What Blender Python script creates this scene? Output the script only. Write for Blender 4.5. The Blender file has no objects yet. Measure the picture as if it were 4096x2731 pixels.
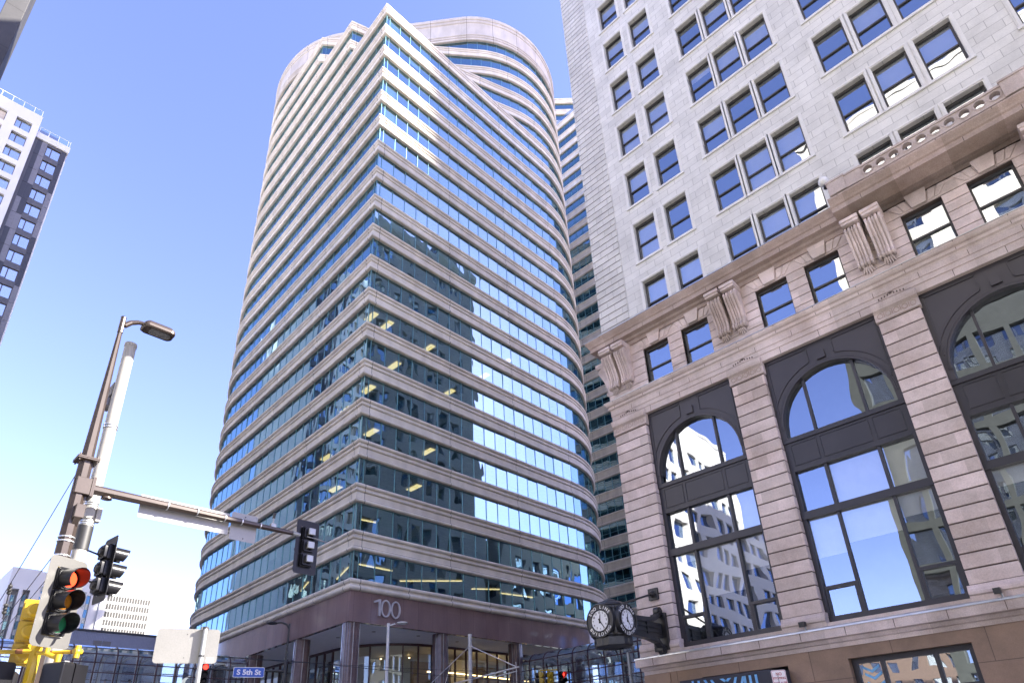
import bpy, bmesh, math, random
from mathutils import Vector, Matrix
random.seed(7)
PI = math.pi
SC = bpy.context.scene
COL = SC.collection
R = math.radians

# ------------------------------------------------------------------ materials
def nodes_of(name):
    m = bpy.data.materials.new(name); m.use_nodes = True
    nt = m.node_tree; nt.nodes.clear()
    out = nt.nodes.new('ShaderNodeOutputMaterial')
    return m, nt, out

def N(nt, t, **kw):
    n = nt.nodes.new(t)
    for k, v in kw.items():
        if k.startswith('_'): n.inputs[k[1:].replace('_', ' ')].default_value = v
        else: setattr(n, k, v)
    return n

def L(nt, a, b): nt.links.new(a, b)

def ramp(nt, fac, c0, c1, p0=0.3, p1=0.7):
    r = N(nt, 'ShaderNodeValToRGB')
    r.color_ramp.elements[0].position = p0; r.color_ramp.elements[1].position = p1
    r.color_ramp.elements[0].color = (*c0, 1); r.color_ramp.elements[1].color = (*c1, 1)
    L(nt, fac, r.inputs['Fac']); return r

def surf(name, col, rough=0.7, var=0.12, scale=3.0, fine=60.0, finevar=0.06, bump=0.1, metal=0.0, spec=0.5, streak=0.0, bdist=0.01, block=None):
    """a painted / stone / metal surface with two scales of wear"""
    m, nt, out = nodes_of(name)
    b = N(nt, 'ShaderNodeBsdfPrincipled'); L(nt, b.outputs[0], out.inputs[0])
    b.inputs['Roughness'].default_value = rough; b.inputs['Metallic'].default_value = metal
    b.inputs['Specular IOR Level'].default_value = spec
    g = N(nt, 'ShaderNodeNewGeometry')
    mp = N(nt, 'ShaderNodeMapping'); L(nt, g.outputs['Position'], mp.inputs[0])
    mp.inputs['Scale'].default_value = (1, 1, 0.35 if streak else 1)
    n1 = N(nt, 'ShaderNodeTexNoise', _Scale=scale, _Detail=5.0); L(nt, mp.outputs[0], n1.inputs['Vector'])
    n2 = N(nt, 'ShaderNodeTexNoise', _Scale=fine, _Detail=2.0); L(nt, g.outputs['Position'], n2.inputs['Vector'])
    d = tuple(max(0, c * (1 - var)) for c in col); l = tuple(min(1, c * (1 + var)) for c in col)
    r = ramp(nt, n1.outputs['Fac'], d, l)
    mx = N(nt, 'ShaderNodeMix', data_type='RGBA', blend_type='MULTIPLY'); mx.inputs[0].default_value = 1
    r2 = ramp(nt, n2.outputs['Fac'], (1 - finevar * 2,) * 3, (1, 1, 1))
    L(nt, r.outputs[0], mx.inputs[6]); L(nt, r2.outputs[0], mx.inputs[7])
    L(nt, mx.outputs[2], b.inputs['Base Color'])
    if block:
        sp = N(nt, 'ShaderNodeSeparateXYZ'); L(nt, g.outputs['Position'], sp.inputs[0]); cb = N(nt, 'ShaderNodeCombineXYZ'); L(nt, sp.outputs[1], cb.inputs[0]); L(nt, sp.outputs[2], cb.inputs[1])
        mp2 = N(nt, 'ShaderNodeMapping'); L(nt, cb.outputs[0], mp2.inputs[0]); mp2.inputs['Location'].default_value = (100, 200 * block[1] - block[2], 0)
        bk = N(nt, 'ShaderNodeTexBrick', _Scale=1.0); L(nt, mp2.outputs[0], bk.inputs['Vector']); bk.inputs['Brick Width'].default_value = block[0]; bk.inputs['Row Height'].default_value = block[1]; bk.inputs['Mortar Size'].default_value = 0
        bk.inputs['Color1'].default_value = (0.80, 0.78, 0.76, 1); bk.inputs['Color2'].default_value = (1.08, 1.05, 1.06, 1)
        n3 = N(nt, 'ShaderNodeTexNoise', _Scale=0.5, _Detail=7.0, _Roughness=0.7); L(nt, g.outputs['Position'], n3.inputs['Vector']); r3 = ramp(nt, n3.outputs['Fac'], (0.74, 0.70, 0.66), (1, 1, 1), 0.32, 0.56)
        ma = N(nt, 'ShaderNodeMix', data_type='RGBA', blend_type='MULTIPLY'); ma.inputs[0].default_value = 1; L(nt, mx.outputs[2], ma.inputs[6]); L(nt, bk.outputs['Color'], ma.inputs[7])
        mb = N(nt, 'ShaderNodeMix', data_type='RGBA', blend_type='MULTIPLY'); mb.inputs[0].default_value = 1; L(nt, ma.outputs[2], mb.inputs[6]); L(nt, r3.outputs[0], mb.inputs[7]); L(nt, mb.outputs[2], b.inputs['Base Color'])
    if bump:
        bp = N(nt, 'ShaderNodeBump', _Strength=bump, _Distance=bdist); L(nt, n2.outputs['Fac'], bp.inputs['Height'])
        L(nt, bp.outputs[0], b.inputs['Normal'])
    m['bsdf'] = b.name
    return m

def emis(name, col, s):
    m, nt, out = nodes_of(name)
    e = N(nt, 'ShaderNodeEmission'); e.inputs[0].default_value = (*col, 1); e.inputs[1].default_value = s
    L(nt, e.outputs[0], out.inputs[0]); return m

def glass(name, refl=0.45, tint=(0.8, 0.92, 1.0), trans=(0.12, 0.2, 0.22), wave=0.004, wscale=0.9, stretch=(1, 1, 0.5), graz=0.5, rough=0.0, opaque=None):
    """architectural glass: mirror-like coat over a tinted see-through body, its pane a little wavy"""
    m, nt, out = nodes_of(name)
    g = N(nt, 'ShaderNodeNewGeometry')
    gl = N(nt, 'ShaderNodeBsdfGlossy'); gl.inputs['Color'].default_value = (*tint, 1); gl.inputs['Roughness'].default_value = rough
    if opaque: tr = N(nt, 'ShaderNodeBsdfDiffuse'); tr.inputs[0].default_value = (*opaque, 1)
    else: tr = N(nt, 'ShaderNodeBsdfTransparent'); tr.inputs[0].default_value = (*trans, 1)
    lw = N(nt, 'ShaderNodeLayerWeight', _Blend=0.25)
    ma = N(nt, 'ShaderNodeMath', operation='MULTIPLY_ADD'); ma.inputs[1].default_value = graz; ma.inputs[2].default_value = refl
    ma.use_clamp = True
    L(nt, lw.outputs['Fresnel'], ma.inputs[0])
    mix = N(nt, 'ShaderNodeMixShader'); L(nt, ma.outputs[0], mix.inputs[0]); L(nt, tr.outputs[0], mix.inputs[1]); L(nt, gl.outputs[0], mix.inputs[2])
    L(nt, mix.outputs[0], out.inputs[0])
    if wave:
        mp = N(nt, 'ShaderNodeMapping'); L(nt, g.outputs['Position'], mp.inputs[0]); mp.inputs['Scale'].default_value = stretch
        n = N(nt, 'ShaderNodeTexNoise', _Scale=wscale, _Detail=1.0); L(nt, mp.outputs[0], n.inputs['Vector'])
        bp = N(nt, 'ShaderNodeBump', _Strength=1.0, _Distance=wave); L(nt, n.outputs['Fac'], bp.inputs['Height'])
        L(nt, bp.outputs[0], gl.inputs['Normal'])
    return m

def jointed(name, col, first, pitch, w=0.05):
    """cast panels; UV.x runs in metres along the facade from the corner, so joints fall where the panels end"""
    m = surf(name, col, rough=0.75, var=0.13, scale=0.9, fine=25, finevar=0.07, bump=0.2, streak=1)
    nt = m.node_tree; b = nt.nodes[m['bsdf']]
    uv = N(nt, 'ShaderNodeUVMap'); sp = N(nt, 'ShaderNodeSeparateXYZ'); L(nt, uv.outputs[0], sp.inputs[0])
    ab = N(nt, 'ShaderNodeMath', operation='ABSOLUTE'); L(nt, sp.outputs[0], ab.inputs[0])
    su = N(nt, 'ShaderNodeMath', operation='SUBTRACT'); L(nt, ab.outputs[0], su.inputs[0]); su.inputs[1].default_value = first
    md = N(nt, 'ShaderNodeMath', operation='FLOORED_MODULO'); L(nt, su.outputs[0], md.inputs[0]); md.inputs[1].default_value = pitch
    lt = N(nt, 'ShaderNodeMath', operation='LESS_THAN'); L(nt, md.outputs[0], lt.inputs[0]); lt.inputs[1].default_value = w
    old = b.inputs['Base Color'].links[0].from_socket
    fl_ = N(nt, 'ShaderNodeMath', operation='FLOOR'); dv = N(nt, 'ShaderNodeMath', operation='DIVIDE'); L(nt, su.outputs[0], dv.inputs[0]); dv.inputs[1].default_value = pitch; L(nt, dv.outputs[0], fl_.inputs[0])
    fz = N(nt, 'ShaderNodeMath', operation='MULTIPLY_ADD'); L(nt, sp.outputs[1], fz.inputs[0]); fz.inputs[1].default_value = 1 / 3.826; fz.inputs[2].default_value = -0.42
    fz2 = N(nt, 'ShaderNodeMath', operation='FLOOR'); L(nt, fz.outputs[0], fz2.inputs[0])
    cv = N(nt, 'ShaderNodeCombineXYZ'); L(nt, fl_.outputs[0], cv.inputs[0]); L(nt, fz2.outputs[0], cv.inputs[1])
    wn = N(nt, 'ShaderNodeTexWhiteNoise', noise_dimensions='2D'); L(nt, cv.outputs[0], wn.inputs['Vector'])
    rr = ramp(nt, wn.outputs['Value'], (0.9, 0.885, 0.88), (1, 1, 1), 0, 1)
    m0 = N(nt, 'ShaderNodeMix', data_type='RGBA', blend_type='MULTIPLY'); m0.inputs[0].default_value = 1; L(nt, old, m0.inputs[6]); L(nt, rr.outputs[0], m0.inputs[7]); old = m0.outputs[2]
    mx = N(nt, 'ShaderNodeMix', data_type='RGBA'); L(nt, lt.outputs[0], mx.inputs[0]); L(nt, old, mx.inputs[6])
    mx.inputs[7].default_value = (*[c * 0.25 for c in col], 1)
    L(nt, mx.outputs[2], b.inputs['Base Color'])
    return m

def blocks(name, col, bw, bh, axis='YZ', mortar=0.012, dark=0.55, rough=0.6, var=0.1, off=(0, 0), spots=0.12, bump=0.4):
    """ashlar / terracotta blocks laid in courses, with joints and block-to-block tone"""
    m, nt, out = nodes_of(name)
    b = N(nt, 'ShaderNodeBsdfPrincipled'); L(nt, b.outputs[0], out.inputs[0]); b.inputs['Roughness'].default_value = rough
    g = N(nt, 'ShaderNodeNewGeometry'); sp = N(nt, 'ShaderNodeSeparateXYZ'); L(nt, g.outputs['Position'], sp.inputs[0])
    cb = N(nt, 'ShaderNodeCombineXYZ')
    L(nt, sp.outputs['Y' if axis[0] == 'Y' else 'X'], cb.inputs[0]); L(nt, sp.outputs['Z'], cb.inputs[1])
    mp = N(nt, 'ShaderNodeMapping'); L(nt, cb.outputs[0], mp.inputs[0]); mp.inputs['Location'].default_value = (100 + off[0], 100 + off[1], 0)
    br = N(nt, 'ShaderNodeTexBrick', _Scale=1.0); L(nt, mp.outputs[0], br.inputs['Vector'])
    br.inputs['Brick Width'].default_value = bw; br.inputs['Row Height'].default_value = bh
    br.inputs['Mortar Size'].default_value = mortar; br.inputs['Mortar Smooth'].default_value = 0.1
    br.inputs['Color1'].default_value = (*[c * (1 - var) for c in col], 1); br.inputs['Color2'].default_value = (*[min(1, c * (1 + var)) for c in col], 1)
    br.inputs['Mortar'].default_value = (*[c * dark for c in col], 1)
    n = N(nt, 'ShaderNodeTexNoise', _Scale=0.55, _Detail=6.0, _Roughness=0.65); L(nt, g.outputs['Position'], n.inputs['Vector'])
    r = ramp(nt, n.outputs['Fac'], (1 - spots,) * 3, (1, 1, 1), 0.35, 0.6)
    n2 = N(nt, 'ShaderNodeTexNoise', _Scale=45.0, _Detail=2.0); L(nt, g.outputs['Position'], n2.inputs['Vector'])
    r2 = ramp(nt, n2.outputs['Fac'], (0.86,) * 3, (1, 1, 1))
    mx = N(nt, 'ShaderNodeMix', data_type='RGBA', blend_type='MULTIPLY'); mx.inputs[0].default_value = 1
    L(nt, br.outputs['Color'], mx.inputs[6]); L(nt, r.outputs[0], mx.inputs[7])
    mx2 = N(nt, 'ShaderNodeMix', data_type='RGBA', blend_type='MULTIPLY'); mx2.inputs[0].default_value = 1
    L(nt, mx.outputs[2], mx2.inputs[6]); L(nt, r2.outputs[0], mx2.inputs[7])
    L(nt, mx2.outputs[2], b.inputs['Base Color'])
    bp = N(nt, 'ShaderNodeBump', _Strength=bump, _Distance=0.01, invert=True); L(nt, br.outputs['Fac'], bp.inputs['Height'])
    L(nt, bp.outputs[0], b.inputs['Normal'])
    return m

M = {}
M['precast'] = jointed('precast', (0.74, 0.685, 0.59), 0.65, 8.72)
M['precast_base'] = jointed('precast_base', (0.74, 0.685, 0.59), 0.65, 4.36)
M['crown'] = jointed('crown', (0.56, 0.515, 0.465), 0.65, 4.0, 0.06)
M['tower_glass'] = glass('tower_glass', 0.41, (0.50, 0.77, 0.90), (0.30, 0.44, 0.44), wave=0.016, wscale=0.7, stretch=(1, 1, 0.55), graz=0.55)
M['teal_metal'] = surf('teal_metal', (0.16, 0.34, 0.36), 0.35, bump=0, metal=0.5)
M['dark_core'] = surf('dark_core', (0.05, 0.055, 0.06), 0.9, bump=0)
M['ceiling'] = surf('ceiling', (0.6, 0.58, 0.54), 0.9, bump=0)
M['soffit'] = surf('soffit', (0.86, 0.86, 0.88), 0.6, bump=0, var=0.03)
M['warm_light'] = emis('warm_light', (1.0, 0.60, 0.27), 0.75)
M['lobby_light'] = emis('lobby_light', (1.0, 0.62, 0.28), 2.2)
M['granite'] = surf('granite', (0.19, 0.135, 0.135), 0.12, var=0.25, scale=1.2, fine=120, finevar=0.25, bump=0)
M['granite_panel'] = jointed('granite_panel', (0.25, 0.175, 0.175), 0.3, 1.45, 0.015)
b_ = M['granite_panel'].node_tree.nodes[M['granite_panel']['bsdf']]; b_.inputs['Roughness'].default_value = 0.07; M['granite_panel'].node_tree.links.remove(b_.inputs['Normal'].links[0])
M['maroon'] = surf('maroon', (0.075, 0.036, 0.042), 0.4, bump=0)
M['lobby_glass'] = glass('lobby_glass', 0.16, (0.85, 0.95, 0.95), (0.5, 0.56, 0.54), wave=0.004, wscale=0.6)
M['numeral'] = surf('numeral', (0.72, 0.70, 0.74), 0.35, bump=0, metal=0.6)
M['terracotta'] = blocks('terracotta', (0.72, 0.71, 0.67), 0.92, 0.4185, 'YZ', 0.011, 0.58, 0.5, 0.06, (0.2, 0.05), 0.2, 0.2)
M['terracotta_north'] = blocks('terracotta_north', (0.66, 0.65, 0.64), 0.92, 0.4185, 'XZ', 0.012, 0.6, 0.6, 0.06, (0.2, 0.05), 0.13)
M['terracotta_trim'] = surf('terracotta_trim', (0.72, 0.71, 0.68), 0.5, var=0.06, scale=2, fine=20, finevar=0.05, bump=0.05)
M['quoin'] = blocks('quoin', (0.65, 0.635, 0.60), 0.86, 0.4185, 'YZ', 0.01, 0.5, 0.6, 0.07, (0.2, 0.05), 0.2)
M['pink_granite'] = surf('pink_granite', (0.71, 0.615, 0.58), 0.75, var=0.1, scale=1.3, fine=30, finevar=0.09, bump=0.4, bdist=0.015, block=(1.1, 0.4855, 5.92))
M['pink_light'] = surf('pink_light', (0.67, 0.585, 0.55), 0.75, var=0.12, scale=1.6, fine=30, finevar=0.1, bump=0.35, bdist=0.012, streak=1, block=(1.55, 30.0, 3.0))
M['cornice_stone'] = surf('cornice_stone', (0.49, 0.395, 0.345), 0.75, var=0.14, scale=1.2, fine=28, finevar=0.12, bump=0.4, bdist=0.012, streak=1, block=(1.7, 30.0, 3.0))
M['brown_stone'] = blocks('brown_stone', (0.30, 0.20, 0.14), 2.6, 1.32, 'YZ', 0.012, 0.45, 0.55, 0.1, (0.7, 0.55), 0.3, 0.4)
M['joint'] = surf('joint', (0.10, 0.075, 0.065), 0.9, bump=0)
M['dark_metal'] = surf('dark_metal', (0.026, 0.023, 0.028), 0.42, var=0.2, scale=0.8, bump=0)
M['panel_metal'] = surf('panel_metal', (0.036, 0.031, 0.036), 0.45, var=0.15, scale=0.6, bump=0.05)
M['sash'] = surf('sash', (0.055, 0.052, 0.052), 0.5, bump=0)
M['soo_glass'] = glass('soo_glass', 0.46, (0.80, 0.89, 1.0), (0.86, 0.88, 0.9), wave=0.010, wscale=0.7, stretch=(1, 1, 0.8), graz=0.5)
M['bay_glass'] = glass('bay_glass', 0.34, (0.80, 0.88, 1.0), (0.84, 0.86, 0.86), wave=0.013, wscale=0.55, stretch=(1, 1, 0.8), graz=0.5)
M['blind'] = surf('blind', (0.85, 0.84, 0.80), 0.9, var=0.04, bump=0)
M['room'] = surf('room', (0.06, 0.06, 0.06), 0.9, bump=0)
M['zinc'] = surf('zinc', (0.55, 0.57, 0.60), 0.3, metal=0.7, bump=0.05)
M['black_iron'] = surf('black_iron', (0.022, 0.022, 0.024), 0.38, var=0.3, bump=0.15, bdist=0.004)
M['clock_face'] = surf('clock_face', (0.82, 0.83, 0.86), 0.35, var=0.03, bump=0)
M['white_paint'] = surf('white_paint', (0.82, 0.82, 0.82), 0.5, bump=0, var=0.03)
M['letter_white'] = surf('letter_white', (0.85, 0.85, 0.85), 0.5, bump=0, var=0.02)
M['ink'] = surf('ink', (0.02, 0.02, 0.022), 0.5, bump=0)
M['white_wall'] = surf('white_wall', (0.58, 0.57, 0.55), 0.8, var=0.04, scale=0.3, fine=8, finevar=0.02, bump=0)
M['grey_light'] = surf('grey_light', (0.20, 0.195, 0.21), 0.5, var=0.05, bump=0)
M['grey_mid'] = surf('grey_mid', (0.10, 0.095, 0.105), 0.5, var=0.06, bump=0)
M['grey_dark'] = surf('grey_dark', (0.04, 0.04, 0.048), 0.5, var=0.06, bump=0)
M['clad_dark'] = surf('clad_dark', (0.03, 0.03, 0.036), 0.5, bump=0)
M['clad_mid'] = surf('clad_mid', (0.075, 0.072, 0.078), 0.5, bump=0)
M['clad_light'] = surf('clad_light', (0.15, 0.147, 0.16), 0.5, bump=0)
M['beige_panel'] = surf('beige_panel', (0.50, 0.43, 0.34), 0.7, bump=0)
M['far_glass'] = glass('far_glass', 0.5, (0.8, 0.9, 0.98), opaque=(0.03, 0.035, 0.045), wave=0.004, wscale=0.6)
M['blue_glass'] = glass('blue_glass', 0.5, (0.45, 0.62, 0.95), opaque=(0.02, 0.03, 0.06), wave=0.006, wscale=0.8)
M['rail_glass'] = glass('rail_glass', 0.12, (0.9, 0.95, 1), (0.82, 0.88, 0.92), wave=0)
M['slate_stone'] = blocks('slate_stone', (0.045, 0.044, 0.048), 60, 4.2, 'XZ', 0.03, 0.3, 0.7, 0.1, (0, 1.4), 0.3)
M['brown_pole'] = surf('brown_pole', (0.055, 0.041, 0.035), 0.36, var=0.12, bump=0, metal=0.35)
M['grey_pole'] = surf('grey_pole', (0.31, 0.30, 0.28), 0.5, var=0.1, scale=2, bump=0.03)
M['pale_steel'] = surf('pale_steel', (0.62, 0.62, 0.63), 0.45, bump=0, var=0.06)
M['galv'] = surf('galv', (0.32, 0.33, 0.34), 0.42, var=0.14, scale=6, bump=0.03, metal=0.55)
M['sign_back'] = surf('sign_back', (0.24, 0.236, 0.228), 0.42, var=0.05, scale=2, bump=0.02, metal=0.25)
M['signal_black'] = surf('signal_black', (0.008, 0.008, 0.010), 0.3, var=0.2, bump=0.02, spec=0.22)
M['backplate'] = surf('backplate', (0.085, 0.083, 0.08), 0.38, var=0.06, bump=0.02)
M['signal_yellow'] = surf('signal_yellow', (0.44, 0.30, 0.018), 0.38, var=0.08, scale=4, bump=0.02)
M['rust'] = surf('rust', (0.16, 0.06, 0.025), 0.8, bump=0.1)
M['red_on'] = emis('red_on', (1.0, 0.06, 0.02), 1.0)
M['red_far'] = emis('red_far', (1.0, 0.03, 0.02), 1.2)
M['amber'] = surf('amber', (0.26, 0.10, 0.008), 0.25, bump=0)
M['green'] = surf('green', (0.012, 0.10, 0.042), 0.25, bump=0)
M['sign_blue'] = surf('sign_blue', (0.010, 0.085, 0.46), 0.35, bump=0, var=0.03)
M['sign_red'] = surf('sign_red', (0.35, 0.02, 0.03), 0.5, bump=0)
M['sign_white'] = surf('sign_white', (0.75, 0.72, 0.74), 0.45, bump=0, var=0.03)
M['navy'] = surf('navy', (0.012, 0.014, 0.03), 0.55, bump=0.1)
M['sky_letter'] = surf('sky_letter', (0.18, 0.48, 0.85), 0.5, bump=0)
M['sky_glass'] = glass('sky_glass', 0.26, (0.85, 0.95, 1), (0.84, 0.90, 0.92), wave=0.003, wscale=0.8)
M['inner_white'] = surf('inner_white', (0.85, 0.86, 0.87), 0.6, bump=0)
m_, nt_, out_ = nodes_of('translucent_roof'); a_ = N(nt_, 'ShaderNodeBsdfDiffuse'); b_ = N(nt_, 'ShaderNodeBsdfTranslucent'); c_ = N(nt_, 'ShaderNodeMixShader', _Fac=0.6)
a_.inputs[0].default_value = b_.inputs[0].default_value = (0.88, 0.9, 0.92, 1); L(nt_, a_.outputs[0], c_.inputs[1]); L(nt_, b_.outputs[0], c_.inputs[2]); L(nt_, c_.outputs[0], out_.inputs[0]); M['translucent_roof'] = m_
M['asphalt'] = surf('asphalt', (0.10, 0.10, 0.10), 0.85, var=0.2, scale=1, fine=90, finevar=0.2, bump=0.3)
M['concrete'] = surf('concrete', (0.60, 0.58, 0.55), 0.85, var=0.1, scale=1, fine=40, bump=0.2)
M['paint_line'] = surf('paint_line', (0.75, 0.75, 0.72), 0.7, bump=0.1)
M['corrugated'] = surf('corrugated', (0.33, 0.35, 0.45), 0.5, var=0.05, bump=0)
M['brown_plain'] = surf('brown_plain', (0.22, 0.15, 0.11), 0.8, var=0.12, bump=0)
M['white_block'] = surf('white_block', (0.82, 0.79, 0.73), 0.8, var=0.04, bump=0)
M['cream_wall'] = surf('cream_wall', (0.72, 0.66, 0.55), 0.8, var=0.05, bump=0)
M['green_grey'] = surf('green_grey', (0.075, 0.08, 0.07), 0.6, var=0.15, bump=0)
M['skin'] = surf('skin', (0.45, 0.27, 0.2), 0.6, bump=0)
M['coat'] = surf('coat', (0.02, 0.022, 0.03), 0.8, bump=0)
M['shirt'] = surf('shirt', (0.35, 0.35, 0.36), 0.8, bump=0)
M['hair'] = surf('hair', (0.015, 0.01, 0.008), 0.7, bump=0)
M['wire'] = surf('wire', (0.03, 0.03, 0.035), 0.6, bump=0)
M['globe'] = surf('globe', (0.80, 0.80, 0.78), 0.25, bump=0, var=0.02)
M['lens_glass'] = surf('lens_glass', (0.11, 0.11, 0.115), 0.2, var=0.4, scale=25, bump=0.3)
M['warm_wall'] = surf('warm_wall', (0.45, 0.33, 0.16), 0.8, bump=0)

# ------------------------------------------------------------------ objects
def wloc(o):
    v = Vector((0, 0, 0))
    while o is not None: v = v + o.location; o = o.parent
    return v

def tag(o, label=None, cat=None, group=None, kind=None):
    if label: o['label'] = label
    if cat: o['category'] = cat
    if group: o['group'] = group
    if kind: o['kind'] = kind
    return o

def thing(name, label, cat, loc=(0, 0, 0), rotz=0, group=None):
    o = bpy.data.objects.new(name, None); COL.objects.link(o)
    o.location = loc; o.rotation_euler = (0, 0, rotz); o.empty_display_size = 0.3
    return tag(o, label, cat, group)

class MB:
    def __init__(s): s.v = []; s.f = []; s.uv = None; s.mi = []
    def add(s, vs, fs, mi=0):
        n = len(s.v); s.v += [tuple(p) for p in vs]; s.f += [tuple(i + n for i in f) for f in fs]; s.mi += [mi] * len(fs); return s
    def quad(s, *p, mi=0): return s.add(p, [tuple(range(len(p)))], mi)
    def box(s, x0, x1, y0, y1, z0, z1, mi=0):
        x0, x1 = min(x0, x1), max(x0, x1); y0, y1 = min(y0, y1), max(y0, y1); z0, z1 = min(z0, z1), max(z0, z1)
        s.add([(x0, y0, z0), (x1, y0, z0), (x1, y1, z0), (x0, y1, z0), (x0, y0, z1), (x1, y0, z1), (x1, y1, z1), (x0, y1, z1)],
              [(3, 2, 1, 0), (4, 5, 6, 7), (0, 1, 5, 4), (1, 2, 6, 5), (2, 3, 7, 6), (3, 0, 4, 7)], mi)
        return s
    def cbox(s, c, d, mi=0): return s.box(c[0] - d[0] / 2, c[0] + d[0] / 2, c[1] - d[1] / 2, c[1] + d[1] / 2, c[2] - d[2] / 2, c[2] + d[2] / 2, mi)
    def prism(s, poly, axis, a0, a1, mi=0):
        """poly: 2-D outline; axis 'x': (y,z), 'y': (x,z), 'z': (x,y)"""
        def P(p, a):
            return {'x': (a, p[0], p[1]), 'y': (p[0], a, p[1]), 'z': (p[0], p[1], a)}[axis]
        n = len(poly); vs = [P(p, a0) for p in poly] + [P(p, a1) for p in poly]
        ar = sum(poly[i][0] * poly[(i + 1) % n][1] - poly[(i + 1) % n][0] * poly[i][1] for i in range(n))
        fs = [tuple(range(n))[::-1], tuple(range(n, 2 * n))] + [(i, (i + 1) % n, n + (i + 1) % n, n + i) for i in range(n)]
        if (ar < 0) ^ (axis == 'y') ^ (a1 < a0): fs = [f[::-1] for f in fs]
        s.add(vs, fs, mi); return s
    def tube(s, p0, p1, r0, r1=None, n=12, caps=True, mi=0, rot=0.0):
        r1 = r0 if r1 is None else r1
        p0 = Vector(p0); p1 = Vector(p1); d = (p1 - p0).normalized()
        a = Vector((0, 0, 1)) if abs(d.z) < 0.9 else Vector((1, 0, 0))
        u = d.cross(a).normalized(); w = u.cross(d) * -1
        vs = []
        for p, r in ((p0, r0), (p1, r1)):
            for i in range(n):
                t = 2 * PI * i / n + rot; vs.append(p + (u * math.cos(t) + w * math.sin(t)) * r)
        fs = [(i, (i + 1) % n, n + (i + 1) % n, n + i) for i in range(n)]
        if caps: fs += [tuple(range(n))[::-1], tuple(range(n, 2 * n))]
        s.add(vs, fs, mi); return s
    def path(s, pts, r, n=8, mi=0):
        for a, b in zip(pts, pts[1:]): s.tube(a, b, r, r, n, True, mi)
        return s
    def sphere(s, c, r, n=16, m=10, sz=1.0, mi=0):
        vs = []; fs = []
        for j in range(m + 1):
            ph = PI * j / m
            for i in range(n):
                t = 2 * PI * i / n; vs.append((c[0] + r * math.sin(ph) * math.cos(t), c[1] + r * math.sin(ph) * math.sin(t), c[2] + r * sz * math.cos(ph)))
        for j in range(m):
            for i in range(n): fs.append((j * n + i, (j + 1) * n + i, (j + 1) * n + (i + 1) % n, j * n + (i + 1) % n))
        s.add(vs, fs, mi); return s
    def sweep(s, prof, pts, closed=False, us=None, mi=0):
        """prof: (outward, z) list bottom to top; pts: plan outline, outward is to the right of travel; mitred"""
        n = len(pts); vs = []; uvs = []
        for i in range(n):
            p = Vector(pts[i]); ns = []
            if closed or i > 0:
                d = (p - Vector(pts[i - 1])).normalized(); ns.append(Vector((d.y, -d.x)))
            if closed or i < n - 1:
                d = (Vector(pts[(i + 1) % n]) - p).normalized(); ns.append(Vector((d.y, -d.x)))
            if len(ns) == 2: m = (ns[0] + ns[1]) / (1 + ns[0].dot(ns[1]))
            else: m = ns[0]
            for o, z in prof: vs.append((p.x + m.x * o, p.y + m.y * o, z))
        k = len(prof); fs = []; fu = []
        for i in range(n if closed else n - 1):
            j = (i + 1) % n
            for q in range(k - 1):
                fs.append((i * k + q, j * k + q, j * k + q + 1, i * k + q + 1))
                if us:
                    u0, u1 = us[i], us[i + 1]
                    fu += [(u0, prof[q][1]), (u1, prof[q][1]), (u1, prof[q + 1][1]), (u0, prof[q + 1][1])]
        s.add(vs, fs, mi)
        if us: s.uv = (s.uv or []) + fu
        return s
    def build(s, name, mat, parent=None, smooth=None, local=False, bevel=0):
        off = Vector((0, 0, 0)) if local or parent is None else wloc(parent)
        me = bpy.data.meshes.new(name)
        me.from_pydata([(p[0] - off.x, p[1] - off.y, p[2] - off.z) for p in s.v], [], s.f)
        for m in (mat if isinstance(mat, (list, tuple)) else [mat]): me.materials.append(M[m])
        if s.uv:
            ul = me.uv_layers.new(name='UVMap')
            for i, q in enumerate(s.uv): ul.data[i].uv = q
        if isinstance(mat, (list, tuple)):
            for p, i in zip(me.polygons, s.mi): p.material_index = i
        if smooth:
            for p in me.polygons: p.use_smooth = True
            me.set_sharp_from_angle(angle=R(smooth))
        me.update()
        o = bpy.data.objects.new(name, me); COL.objects.link(o)
        if parent is not None: o.parent = parent
        if bevel:
            b = o.modifiers.new('Bevel', 'BEVEL'); b.width = bevel; b.segments = 2; b.limit_method = 'ANGLE'
        return o

def copy_tree(o, parent=None):
    c = o.copy(); COL.objects.link(c)
    if parent is not None: c.parent = parent
    for ch in list(o.children): copy_tree(ch, c)
    return c

def text(name, s, size, mat, origin, right, up, parent=None, depth=0.004, align='CENTER', local=False, bold=0.0, sx=1.0):
    cu = bpy.data.curves.new(name, 'FONT'); cu.body = s; cu.size = size; cu.extrude = depth; cu.align_x = align; cu.align_y = 'CENTER'; cu.offset = bold
    o = bpy.data.objects.new(name, cu); COL.objects.link(o)
    me = bpy.data.meshes.new_from_object(o.evaluated_get(bpy.context.evaluated_depsgraph_get()))
    bpy.data.objects.remove(o); bpy.data.curves.remove(cu)
    r = Vector(right).normalized(); u = Vector(up).normalized(); n = r.cross(u)
    off = Vector((0, 0, 0)) if local or parent is None else wloc(parent)
    og = Vector(origin) - off
    for v in me.vertices: c = v.co; v.co = og + r * c.x * sx + u * c.y + n * c.z
    me.materials.clear(); me.materials.append(M[mat])
    ob = bpy.data.objects.new(name, me); COL.objects.link(ob)
    if parent is not None: ob.parent = parent
    return ob

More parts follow.
